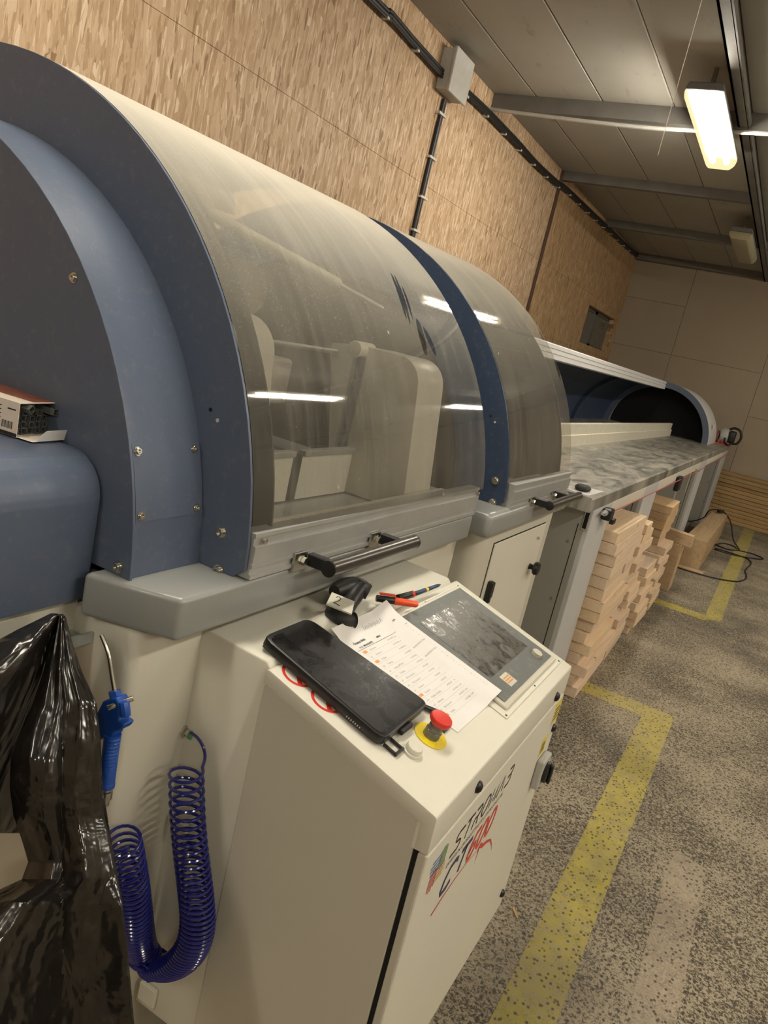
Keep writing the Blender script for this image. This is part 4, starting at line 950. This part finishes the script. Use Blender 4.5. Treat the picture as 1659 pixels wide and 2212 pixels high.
for i in range(7): merge(b, lid_slab(0.205 - i * 0.0045, 0.2065 - i * 0.0045, 1.0185, 1.0195, 0.010, 0.0125))
obj('speaker_holes', b, M['box_grey'], ta)
o = obj('stylus', cyl(lid(0.165, 1.185, 0.008), lid(0.115, 1.222, 0.006), 0.005, 12, bev=0.001), M['black'], smooth=True); tag(o, 'short black stylus poking out between tablet and red stop button', 'stylus')
o = obj('memory_stick', lid_slab(0.085, 0.110, 1.185, 1.215, 0.0012, 0.0050, 0.0015), M['hexhole']); tag(o, 'small dark clip lying under the lower corner of the printed list', 'clip')

# scanner on the ledge
ZL = 1.0445
sc_ = empty('barcode_scanner', (-0.67, 1.35, ZL), 'black handheld barcode scanner with a white number 2 sticker', 'scanner')
def skinned(name, pts, rad, parent, mat, flat=1.0):
    b = NB(); pts = [Vector(p) for p in pts]
    return obj(name, tube(smoothpath(pts, 5), lambda f: rad[min(int(f * (len(rad) - 1)), len(rad) - 2)] * (1 - (f * (len(rad) - 1) % 1)) + rad[min(int(f * (len(rad) - 1)) + 1, len(rad) - 1)] * (f * (len(rad) - 1) % 1), 16), mat, parent, smooth=True)
skinned('grip', [onz(742, 1328, 1.052), onz(755, 1300, 1.062), onz(770, 1278, 1.075), onz(780, 1268, 1.082)], [0.017, 0.0185, 0.020, 0.019, 0.016], sc_, M['black'])
skinned('head', [onz(722, 1278, 1.080), onz(750, 1268, 1.080), onz(778, 1268, 1.076), onz(792, 1275, 1.071)], [0.013, 0.020, 0.021, 0.017, 0.014], sc_, M['black'])
obj('lens_ring', cyl(onz(782, 1272, 1.080), onz(797, 1280, 1.076), 0.0165, 20, bev=0.002), M['black_soft'], sc_, smooth=True)
skinned('cradle', [onz(712, 1320, 1.050), onz(740, 1338, 1.050), onz(765, 1340, 1.050)], [0.012, 0.016, 0.011], sc_, M['black_soft'])
ctr = onz(737, 1305, 1.093); tocam = (C0 - ctr).normalized()
cq = [onz(px, py, 1.090) for (px, py) in ((717, 1279), (766, 1299), (760, 1326), (705, 1304))]
nst = (cq[1] - cq[0]).cross(cq[3] - cq[0]).normalized()
if nst.dot(tocam) < 0: nst = -nst
cq = [p for p in cq]
s_ = obj('number_sticker', poly_slab(cq, nst, 0.003), M['label_cream'], sc_, 'white paper sticker with a handwritten 2')
rv = (cq[1] - cq[0]).normalized(); uv = (cq[0] - cq[3]).normalized()
b = NB(); two = [(0.30, 0.75), (0.36, 0.88), (0.48, 0.92), (0.60, 0.82), (0.58, 0.62), (0.42, 0.38), (0.30, 0.22), (0.46, 0.22), (0.70, 0.15)]
W_ = (cq[1] - cq[0]).length; H_ = (cq[0] - cq[3]).length
tp2 = [cq[3] + (cq[2] - cq[3]) * (0.05 + 0.62 * a_) + (cq[0] - cq[3]) * (0.08 + b_ * 0.82) + nst * 0.0006 for a_, b_ in two]
merge(b, tube(tp2, 0.0007, 5)); obj('handwritten_digit', b, M['ink'], s_)

# red marker, black marker, blue pen
def pen(name, p0, p1, r, parts, label, cat):
    p0 = Vector(p0); p1 = Vector(p1); e = empty(name, tuple(p0), label, cat); d = p1 - p0
    for (nm, f0, f1, r0, r1, mt) in parts: obj(nm, cyl(p0 + d * f0, p0 + d * f1, r * r0, 16, r * r1, bev=0.0006), M[mt], e, smooth=True)
    return e
a = onz(813, 1292, ZL + 0.012); bq = onz(903, 1306, ZL + 0.010)
e = pen('red_marker', a, bq, 0.0078, [('black_end', 0, 0.42, 0.95, 1.0, 'black'), ('barrel', 0.42, 0.96, 1.05, 0.92, 'orange_red'), ('tip', 0.96, 1.0, 0.9, 0.5, 'orange_red')], 'orange-red marker with black end lying across the ledge gap', 'marker')
d = (bq - a).normalized(); up_ = Vector((0, 0, 1)); sd_ = d.cross(up_).normalized()
b = NB(); c0 = a + d * 0.006 + up_ * 0.0085 + sd_ * -0.003
q = NB()
for f, hh in ((0.0, 0.002), (0.030, 0.003), (0.036, 0.0)):
    pass
vs = []
for (t_, h_) in ((0.0, 0.0), (0.0, 0.004), (0.034, 0.0045), (0.038, 0.0), ):
    vs.append((t_, h_))
A = [q.verts.new(c0 + d * t_ + up_ * h_ - sd_ * 0.003) for t_, h_ in vs]; B = [q.verts.new(c0 + d * t_ + up_ * h_ + sd_ * 0.003) for t_, h_ in vs]
q.faces.new(A); q.faces.new(B[::-1])
for i in range(4): q.faces.new((A[i], A[(i + 1) % 4], B[(i + 1) % 4], B[i]))
obj('clip', q, M['orange_red'], e)
pen('black_marker', onz(859, 1292, ZL + 0.009), onz(893, 1283, ZL + 0.009), 0.0078, [('cap', 0, 0.8, 1.0, 1.0, 'black'), ('red_band', 0.8, 0.97, 1.01, 1.01, 'red'), ('barrel_end', 0.97, 1.3, 0.7, 0.6, 'black')], 'black marker with a red band behind the orange-red marker', 'marker')
pen('blue_pen', onz(893, 1284, ZL + 0.006), onz(951, 1263, ZL + 0.006), 0.0052, [('chrome_ring', 0, 0.08, 0.9, 1.0, 'steel'), ('barrel', 0.08, 0.42, 1.0, 1.0, 'pen_blue'), ('yellow_band', 0.42, 0.50, 1.02, 1.02, 'yellow'), ('upper_barrel', 0.50, 0.92, 0.95, 0.8, 'pen_blue'), ('push_button', 0.92, 1.0, 0.5, 0.35, 'pen_blue')], 'dark blue ballpoint pen with a yellow band on the cream ledge', 'pen')

# ================================================================ CARTON OF SQUARE TUBES
# open end faces +x/-y side; carton lies on the motor cover
ex = Vector((0.90, -0.42, 0)).normalized()     # along the long side, towards the open end
Oq = ony(42, 958, 0.655); Oq.z = 1.3235
pO = onz(36, 946, 1.3235); pR = onz(126, 940, 1.3235)
wdir = (pR - pO); Wc = wdir.length; wdir.normalize(); 
ldir = Vector((wdir.y, -wdir.x, 0)); 
if ldir.x > 0: ldir = -ldir
Hc = 0.052; Lc = 0.16
ct = empty('carton', tuple(pO), 'open printed cardboard carton of dark square tubes on the blue cover', 'carton')
def cq_(l, w_, h): return pO + ldir * l + wdir * w_ + Vector((0, 0, h))
def cbox(l0, l1, w0, w1, h0, h1, bm=None):
    q = NB(); vs = [q.verts.new(cq_(l, w_, h)) for l in (l0, l1) for w_ in (w0, w1) for h in (h0, h1)]
    for f in ((0, 1, 3, 2), (4, 6, 7, 5), (0, 4, 5, 1), (2, 3, 7, 6), (0, 2, 6, 4), (1, 5, 7, 3)): q.faces.new([vs[i] for i in f])
    return merge(bm, q)
T_ = 0.0012
obj('bottom', cbox(0, Lc, 0, Wc, 0.0005, T_), M['card'], ct); sdp = obj('side', cbox(0, Lc, -T_, 0, 0.0005, Hc), M['card'], ct)
obj('side', cbox(0, Lc, Wc, Wc + T_, 0.0005, Hc), M['card'], ct); obj('top', cbox(0, Lc, -T_, Wc + T_, Hc, Hc + T_), M['card'], ct)
obj('printed_top', cbox(0.004, Lc, Wc * 0.35, Wc + T_, Hc + T_, Hc + T_ + 0.0004), M['card_red'], ct)
b = NB()
for i in range(10): cbox(0.010 + i * 0.0021, 0.010 + i * 0.0021 + (0.0007 if i % 3 else 0.0014), -T_ - 0.0003, -T_, 0.011, 0.022, bm=b)
obj('barcode', b, M['ink'], sdp)
b = NB()
for i in range(6): cbox(0.034, 0.034 + 0.012 + 0.005 * (i % 3), -T_ - 0.0003, -T_, 0.012 + i * 0.006, 0.0135 + i * 0.006, bm=b)
cbox(0.006, 0.022, -T_ - 0.0003, -T_, 0.040, 0.042, bm=b); cbox(0.0, 0.07, -T_ - 0.0003, -T_, 0.0008, 0.006, bm=b)
obj('print_lines', b, M['ink'], sdp)
# open flap with rounded tab
fl = NB(); fpnts = [(0, 0), (-0.030, 0.0), (-0.030, Wc), (0, Wc)]
fl.faces.new([fl.verts.new(cq_(l, w_, 0.001)) for l, w_ in fpnts]); flo = obj('flap', fl, M['card'], ct)
A3 = [(0.010, 0)] + [(0.022 * math.sin(math.radians(a_)) * 0 + w_, h_) for a_, w_, h_ in ((0, 0.012, 0.010), (0, 0.022, 0.0175))] + [(Wc + 0.010, 0.0175), (Wc + 0.018, 0.012), (Wc + 0.018, 0.004), (Wc + 0.014, 0.0)]
fl = NB(); fl.faces.new([fl.verts.new(cq_(-0.030 - h_ * 0.25, w_, 0.001 + h_)) for w_, h_ in A3]); obj('tuck_tab', fl, M['paper'], ct)
# square tubes
NC, NR = 6, 5; sw_ = (Wc - 0.002) / NC; sh_ = (Hc - 0.004) / NR
src_t = None
def sq_tube(center, ang, s, lab, length=0.11, grp='square tubes in the open carton'):
    global src_t
    if src_t is None:
        q = NB(); s2 = 0.5; wl_ = 0.42
        pr_o = [(-s2, -s2), (s2, -s2), (s2, s2), (-s2, s2)]; pr_i = [(-wl_, -wl_), (wl_, -wl_), (wl_, wl_), (-wl_, wl_)]
        V = [[q.verts.new((l, a_, b_)) for a_, b_ in pr] for l in (0, 1) for pr in (pr_o, pr_i)]
        for i in range(4):
            j = (i + 1) % 4
            q.faces.new((V[0][i], V[0][j], V[1][j], V[1][i])); q.faces.new((V[2][i], V[2][j], V[3][j], V[3][i]))
            q.faces.new((V[0][i], V[0][j], V[2][j], V[2][i])); q.faces.new((V[1][i], V[1][j], V[3][j], V[3][i]))
        src_t = obj('square_tube', q, M['tube_dark']); o = src_t
    else:
        o = src_t.copy(); COL.objects.link(o)
    mw = Matrix.Translation(center) @ Matrix((( ldir.x, wdir.x, 0, 0), (ldir.y, wdir.y, 0, 0), (0, 0, 1, 0), (0, 0, 0, 1))) @ Matrix.Rotation(ang, 4, 'X') @ Matrix.Diagonal((length, s, s, 1))
    o.matrix_world = mw; tag(o, lab, 'tube', grp)
t = NT('dark_tube_steel'); M['tube_dark'] = t.bsdf(t.mix(t.noise(t.mapping(), 3, 3), (0.10, 0.105, 0.10), (0.20, 0.21, 0.20)), rough=0.4, metal=0.3)
for r_ in range(NR - 1):
    for c_ in range(NC):
        s = min(sw_, sh_) * 0.96
        sq_tube(cq_(0.008 + 0.004 * random.random(), 0.001 + (c_ + 0.5) * sw_, 0.002 + (r_ + 0.5) * sh_), 0, s, 'dark square tube in the open carton, %s row, %s' % (('bottom', 'second', 'third', 'fourth')[r_], ('leftmost', 'second from the left', 'third from the left', 'third from the right', 'second from the right', 'rightmost')[c_]))
sq_tube(cq_(-0.006, 0.018, 0.044), 0.7, 0.0098, 'dark square tube turned on its corner at the top left of the carton')
sq_tube(cq_(0.006, 0.031, 0.0435), 0.35, 0.0092, 'dark square tube leaning askew in the middle of the carton top')
sq_tube(cq_(-0.010, Wc - 0.022, 0.040), -0.12, 0.0100, 'dark square tube sliding out at the top right of the carton')

# ================================================================ BLACK BAG
random.seed(11)
def bag_sheet(rows, y0, amp, seed, name, parent, NU=70, SUB=6, fold=1.0):
    rnd = random.Random(seed); ks = [(rnd.uniform(5, 22), rnd.uniform(-6, 6), rnd.uniform(0, 6.3), rnd.uniform(0.3, 1)) for _ in range(9)]
    R_ = []
    for i in range(len(rows) - 1):
        for k in range(SUB):
            f = k / SUB; R_.append([rows[i][j] * (1 - f) + rows[i + 1][j] * f for j in range(4)])
    R_.append(list(rows[-1])); b = NB(); G = []
    for i, (py, xl, xr, yy) in enumerate(R_):
        v_ = i / (len(R_) - 1); row = []
        for j in range(NU + 1):
            u_ = j / NU; px = xl + (xr - xl) * u_
            wv = sum(a_ * (1 - 2 * abs(((k1 * u_ + k2 * v_ + ph) / PI) % 2 - 1)) for k1, k2, ph, a_ in ks) / 5
            edge = min(1, 4 * u_, 4 * (1 - u_)) ** 0.5
            bulge = math.sin(PI * u_) * 0.05 * min(1, v_ * 2 + 0.2)
            row.append(b.verts.new(ony(px, py, yy - max(0, 135 - px) * 0.0007 - bulge * fold + amp * wv * edge * (0.3 + v_))))
        G.append(row)
    for i in range(len(G) - 1):
        for j in range(NU): b.faces.new((G[i][j], G[i][j + 1], G[i + 1][j + 1], G[i + 1][j]))
    o = obj(name, b, M['bag'], parent, smooth=True)
    o.modifiers.new('s', 'SOLIDIFY').thickness = 0.0008
    return o
bg = empty('plastic_bag', (-0.75, 0.68, 0.9), 'crumpled glossy black plastic bag hanging from the bracket by the saw', 'bag')
rows_f = [(1330, 127, 140, 0.74), (1400, 108, 160, 0.735), (1450, 95, 172, 0.73), (1520, 72, 205, 0.725), (1600, 38, 214, 0.72), (1640, 24, 216, 0.72), (1700, 22, 217, 0.72), (1760, 30, 225, 0.72), (1820, 50, 240, 0.72),
          (1862, 62, 247, 0.715), (1900, 48, 254, 0.71), (1950, -60, 264, 0.70), (2050, -160, 276, 0.70), (2212, -260, 290, 0.69), (2450, -300, 305, 0.68)]
bag_sheet(rows_f, 0, 0.013, 3, 'front_fold', bg)
rows_b = [(1326, 110, 136, 0.745), (1360, 40, 139, 0.755), (1392, -20, 140, 0.765), (1500, -160, 130, 0.77), (1650, -200, 90, 0.77), (1760, -200, 60, 0.765), (1800, -200, 55, 0.765)]
bag_sheet(rows_b, 0, 0.010, 8, 'back_fold', bg, NU=40)
rows_s = [(1335, 134, 142, 0.752), (1380, 138, 152, 0.752), (1450, 140, 176, 0.75), (1520, 150, 208, 0.745), (1600, 160, 217, 0.742), (1700, 170, 222, 0.742), (1800, 190, 238, 0.74), (1900, 200, 256, 0.735)]
bag_sheet(rows_s, 0, 0.006, 5, 'side_fold', bg, NU=24, fold=0.2)
# ================================================================ AIR GUN AND COIL HOSE
ag = empty('air_gun', tuple(ony(250, 1540, 0.79)), 'blue compressed air gun with bent brass nozzle hanging nozzle up', 'air gun')
YG = 0.79
def G_(px, py, dy=0): return ony(px, py, YG + dy)
obj('nozzle', tube(smoothpath([G_(219, 1372), G_(229, 1396), G_(236, 1420), G_(242, 1460), G_(248, 1496)], 5), 0.0032, 10), M['brass_dull'] if 'brass_dull' in M else M['steel'], ag, smooth=True)
obj('nozzle_nut', cyl(G_(247, 1492), G_(250, 1508), 0.009, 6), M['gun_blue'], ag)
bp_ = [(232, 1510), (262, 1502), (270, 1520), (266, 1552), (280, 1560), (272, 1572), (258, 1575), (252, 1588), (228, 1592), (216, 1600), (214, 1575), (217, 1540)]
pb_ = [G_(px, py) for px, py in bp_]
q = NB(); A = [q.verts.new(p + Vector((0, -0.010, 0))) for p in pb_]; B = [q.verts.new(p + Vector((0, 0.012, 0))) for p in pb_]
q.faces.new(A); q.faces.new(B[::-1])
for i in range(len(A)): q.faces.new((A[i], A[(i + 1) % len(A)], B[(i + 1) % len(A)], B[i]))
bmesh.ops.recalc_face_normals(q, faces=q.faces[:]); bevel(q, 0.0035, 3)
obj('body', q, M['gun_blue'], ag, smooth=True)
obj('trigger', cyl(G_(268, 1515, -0.004), G_(272, 1548, -0.004), 0.0075, 8, bev=0.002), M['gun_blue'], ag, smooth=True)
obj('pivot_pin', cyl(G_(232, 1530, -0.016), G_(288, 1508, 0.012), 0.0042, 12, bev=0.001), M['steel'], ag, smooth=True)
gp = NB(); g0, g1 = G_(244, 1585), G_(229, 1698); dd = (g1 - g0)
prof = []
for i in range(14):
    f = i / 14; prof += [(0.0125 - 0.0005 * f * 2, f * 0.92 * dd.length), (0.0125, (f + 0.045) * 0.92 * dd.length), (0.0112, (f + 0.055) * 0.92 * dd.length)]
prof += [(0.0130, 0.94 * dd.length), (0.0130, dd.length), (0.006, dd.length)]
obj('ribbed_grip', lathe([(0.006, 0)] + prof, g0, dd, 20), M['gun_blue'], ag, smooth=True)
obj('coupling', lathe([(0.007, 0), (0.009, 0.001), (0.009, 0.006), (0.011, 0.007), (0.011, 0.020), (0.008, 0.022), (0.008, 0.032), (0.005, 0.034), (0.004, 0.055)], g1, dd, 14), M['steel'], ag, smooth=True)
hs = empty('coiled_air_hose', tuple(onx(400, 1640, -0.73)), 'dark blue spiral air hose hanging in a U from the cream frame', 'hose')
XH = -0.722
def HP(px, py, *_):
    p = ony(px, py, 0.945)
    return p if p.x > XH else onx(px, py, XH)
cl = smoothpath([HP(402, 1655), HP(403, 1700), HP(405, 1760), HP(410, 1820), HP(417, 1880), HP(424, 1940), HP(427, 1990), HP(420, 2035), HP(398, 2070), HP(365, 2090), HP(332, 2086), HP(308, 2056), HP(298, 2010), HP(291, 1950), HP(282, 1890), HP(271, 1835), HP(264, 1805)], 8)
for _k in range(6): cl = [cl[0]] + [(cl[i - 1] + cl[i] * 2 + cl[i + 1]) / 4 for i in range(1, len(cl) - 1)] + [cl[-1]]
# turns: loose near the ends, tight in the bend
cum = [0.0]
for i in range(1, len(cl)): cum.append(cum[-1] + (cl[i] - cl[i - 1]).length)
Ltot = cum[-1]
def at(s):
    s = max(0, min(Ltot, s)); i = 1
    while i < len(cum) - 1 and cum[i] < s: i += 1
    f = (s - cum[i - 1]) / max(1e-9, cum[i] - cum[i - 1]); return cl[i - 1].lerp(cl[i], f), (cl[min(i + 1, len(cl) - 1)] - cl[max(i - 2, 0)]).normalized()
def pitch(f): return 0.0072 + 0.0115 * max(0, 1 - f / 0.42) ** 1.2 + 0.012 * max(0, (f - 0.64) / 0.36) ** 1.1
s = 0.0; ph = PI; pts = []
axn = Vector((1, 0, 0))
RC = 0.0285
while s < Ltot:
    p, d = at(s); a = axn; b2 = d.cross(a).normalized(); rc = RC * (1.0 if s / Ltot < 0.6 else 0.93)
    pts.append(p + a * math.cos(ph) * rc + b2 * math.sin(ph) * rc)
    ph += 2 * PI / 18; s += pitch(s / Ltot) / 18
lead = [onx(411, 1583, -0.738), onx(425, 1592, -0.72), onx(438, 1612, -0.70), onx(443, 1635, -0.693)]
allp = smoothpath(lead + [pts[6]], 5)[:-1] + pts[6:]
b = tube(allp, 0.0029, 7); obj('coil', b, M['hose_blue'], hs, smooth=True)
tail = smoothpath([pts[-1], onx(240, 1840, XH), onx(226, 1800, -0.74), G_(224, 1775), g1 + dd.normalized() * 0.05], 6)
obj('hose_end', tube(tail, 0.0029, 7), M['hose_blue'], hs, smooth=True)
cpn = onx(400, 1577, -0.7595)
obj('fitting', lathe([(0.013, 0), (0.013, 0.005), (0.009, 0.006), (0.009, 0.014), (0.007, 0.016)], cpn, (1, -0.1, -0.1), 6), M['steel'], hs)
obj('release_collar', lathe([(0.006, 0.014), (0.0085, 0.0145), (0.0085, 0.019), (0.005, 0.0195)], cpn, (1, -0.1, -0.1), 16), M['pr_green'], hs, smooth=True)
# latch plates behind the hose
for (px, py) in ((462, 1775), (470, 2050)):
    p = onx(px, py, -0.70); o = obj('cover_clip', box(p.x - 0.05, p.x - 0.01, 0.990, 0.9995, p.z - 0.02, p.z + 0.02, 0.002), M['cream_light'], mach)

# ================================================================ TIMBER
def block(x0, x1, y0, y1, z0, z1, label, group, mat, yaw=0.0, bev=0.002):
    cx, cy = (x0 + x1) / 2, (y0 + y1) / 2
    q = box(x0 - cx, x1 - cx, y0 - cy, y1 - cy, 0, z1 - z0, bev, 1)
    o = obj('timber_block', q, mat); o.location = (cx, cy, z0); o.rotation_euler = (0, 0, yaw)
    tag(o, label, 'wood block', group); return o
ORD = ['lowest', 'second from the floor', 'third from the floor', 'fourth from the floor', 'fifth from the floor', 'sixth from the floor', 'seventh from the floor', 'eighth from the floor', 'ninth from the floor', 'tenth from the floor',
       'eleventh from the floor', 'twelfth from the floor', 'thirteenth from the floor', 'fourteenth from the floor', 'fifteenth from the floor', 'sixteenth from the floor', 'seventeenth from the floor']
rn = random.Random(21)
H = 0.060; NL_ = 15
xs_ = [0.02, 0.0, 0.03, -0.02, 0.015, -0.012, 0.0, 0.012, 0.02, 0.0, -0.005, 0.01, 0.0, -0.008, 0.0]
for i in range(NL_):
    z = i * H; xf = -0.545 + xs_[i] + rn.uniform(-0.008, 0.008); ln = rn.choice([0.62, 0.85, 0.48, 0.72, 0.80])
    if i == NL_ - 1: ln = 0.82
    y0 = 3.845 + rn.uniform(0, 0.03)
    block(xf - 0.20, xf, y0, y0 + ln, z + 0.001, z + H - 0.001, 'pale planed wood block, %s, near end of the first stack' % ORD[i], 'first timber stack under the table', M['timber'], rn.uniform(-0.012, 0.03))
    g = rn.choice([0.006, 0.03, 0.055]); e1 = 5.10 + rn.uniform(-0.06, 0.06)
    if i == NL_ - 1: continue
    y1 = y0 + ln + g; xf2 = -0.535 + rn.uniform(-0.02, 0.025)
    if i == 13: e1 = 4.95
    block(-0.612, xf2, y1, e1, z + 0.001, z + H - 0.001, 'pale planed wood block, %s, far end of the first stack' % ORD[i], 'first timber stack under the table', M['timber'], rn.uniform(-0.02, 0.02))
# second stack, farther along
for i in range(14):
    z = i * H; xf = -0.50 + rn.uniform(-0.02, 0.02)
    if i < 8:
        e = rn.uniform(5.62, 5.75); block(-0.612, xf, 5.20 + rn.uniform(0, 0.06), e, z + 0.001, z + H - 0.001, 'pinkish wood block, %s, near column of the second stack' % ORD[i], 'second timber stack under the table', M['timber'], rn.uniform(-0.02, 0.02))
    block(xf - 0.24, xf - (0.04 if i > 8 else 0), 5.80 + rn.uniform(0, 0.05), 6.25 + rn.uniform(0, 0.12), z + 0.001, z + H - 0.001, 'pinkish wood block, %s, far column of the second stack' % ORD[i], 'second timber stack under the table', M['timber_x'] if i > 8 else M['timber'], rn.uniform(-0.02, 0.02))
# loose boards
def quadbox(P, z0, z1, mat, name, label, cat, group=None):
    c = sum((Vector((p[0], p[1], 0)) for p in P), Vector()) / 4
    q = prism([(p[0], p[1]) for p in P], 'z', z0, z1, 0.003, 1); o = obj(name, q, mat, None, origin=(c.x, c.y, z0)); return tag(o, label, cat, group)
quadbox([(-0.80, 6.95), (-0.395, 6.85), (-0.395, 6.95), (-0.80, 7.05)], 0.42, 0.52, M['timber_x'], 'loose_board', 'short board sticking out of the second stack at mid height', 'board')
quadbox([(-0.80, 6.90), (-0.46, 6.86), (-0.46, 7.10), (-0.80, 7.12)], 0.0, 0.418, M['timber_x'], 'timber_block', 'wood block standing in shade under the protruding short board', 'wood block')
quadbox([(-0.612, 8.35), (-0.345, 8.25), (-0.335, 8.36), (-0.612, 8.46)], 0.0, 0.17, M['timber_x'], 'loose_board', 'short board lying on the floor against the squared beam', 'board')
b0 = [onz(1480, 1158, 0.30), onz(1528, 1172, 0.30), onz(1573, 1110, 0.30), onz(1541, 1103, 0.30)]
quadbox([(p.x, p.y) for p in b0], 0.001, 0.30, M['beam_wood'], 'squared_beam', 'thick rough-sawn beam lying on the floor beyond the timber stacks', 'beam')
o = obj('floor_board', box(-0.52, -0.28, 7.98, 8.10, 0, 0.02, 0.002), M['timber_x']); tag(o, 'thin offcut on the floor in front of the squared beam', 'board')
# plank pile at the far wall
NP = 13; hP = 0.056
for i in range(NP):
    z = i * hP; x1 = 3.0 if i > 3 else (0.24, 0.20, 0.30, 0.28)[i]; sh = rn.uniform(-0.01, 0.015)
    yf = 12.38 + sh
    q = box(-1.9, 1.0, 0, 0.18, 0, hP - 0.004, 0.003, 1); 
    for v in q.verts: v.co.x = -1.9 if v.co.x < 0 else x1 + (v.co.x - 1.0)
    o = obj('plank', q, M['timber_far'], None); o.location = (0, yf, z + 0.0005)
    tag(o, 'long yellow plank, %s, in the pile along the far wall' % ('topmost' if i == NP - 1 else ORD[i]), 'plank', 'planks piled along the far wall')

# power cord on the floor
cc = empty('extension_cord', (-0.1, 8, 0.01), 'black power cord looped over the squared beam and across the floor', 'cord')
def F(px, py, z=0.008): return onz(px, py, z)
k1 = smoothpath([F(1437, 1216), F(1470, 1228), F(1510, 1240), F(1550, 1250), F(1590, 1256), F(1608, 1252), F(1613, 1244), F(1610, 1232), F(1622, 1218), F(1616, 1208), F(1590, 1198), F(1565, 1190), F(1545, 1184)], 8)
b = tube(k1, 0.007, 7)
k2 = smoothpath([F(1540, 1180), F(1560, 1173), F(1585, 1180), F(1592, 1186)], 8)
tube(k2, 0.007, 7, bm=b)
k3 = smoothpath([F(1543, 1186), F(1560, 1192), F(1600, 1202), F(1648, 1208), F(1630, 1198), F(1600, 1190), F(1570, 1186), F(1545, 1176)], 8)
tube(k3, 0.007, 7, bm=b)
k4 = smoothpath([F(1486, 1126, 0.02), F(1500, 1125, 0.05), F(1520, 1118, 0.20), F(1530, 1105, 0.32), F(1543, 1100, 0.335), F(1560, 1105, 0.32), F(1572, 1115, 0.29), F(1580, 1135, 0.20), F(1584, 1165, 0.06), F(1597, 1187, 0.01)], 8)
tube(k4, 0.008, 7, bm=b)
obj('cord', b, M['cable_black'], cc, smooth=True)
obj('plug', cyl(F(1552, 1104, 0.335), F(1562, 1105, 0.33), 0.022, 8, bev=0.003), M['black'], cc, smooth=True)
# wood chip on the floor
b = NB(); pc_ = [F(1110, 1958, 0.004), F(1119, 1980, 0.006), F(1117, 1984, 0.006), F(1107, 1962, 0.003)]
o = obj('wood_chip', poly_slab(pc_, (0, 0, 1), 0.0015), M['timber_far']); tag(o, 'curled pale wood chip on the floor right of the console', 'wood chip')
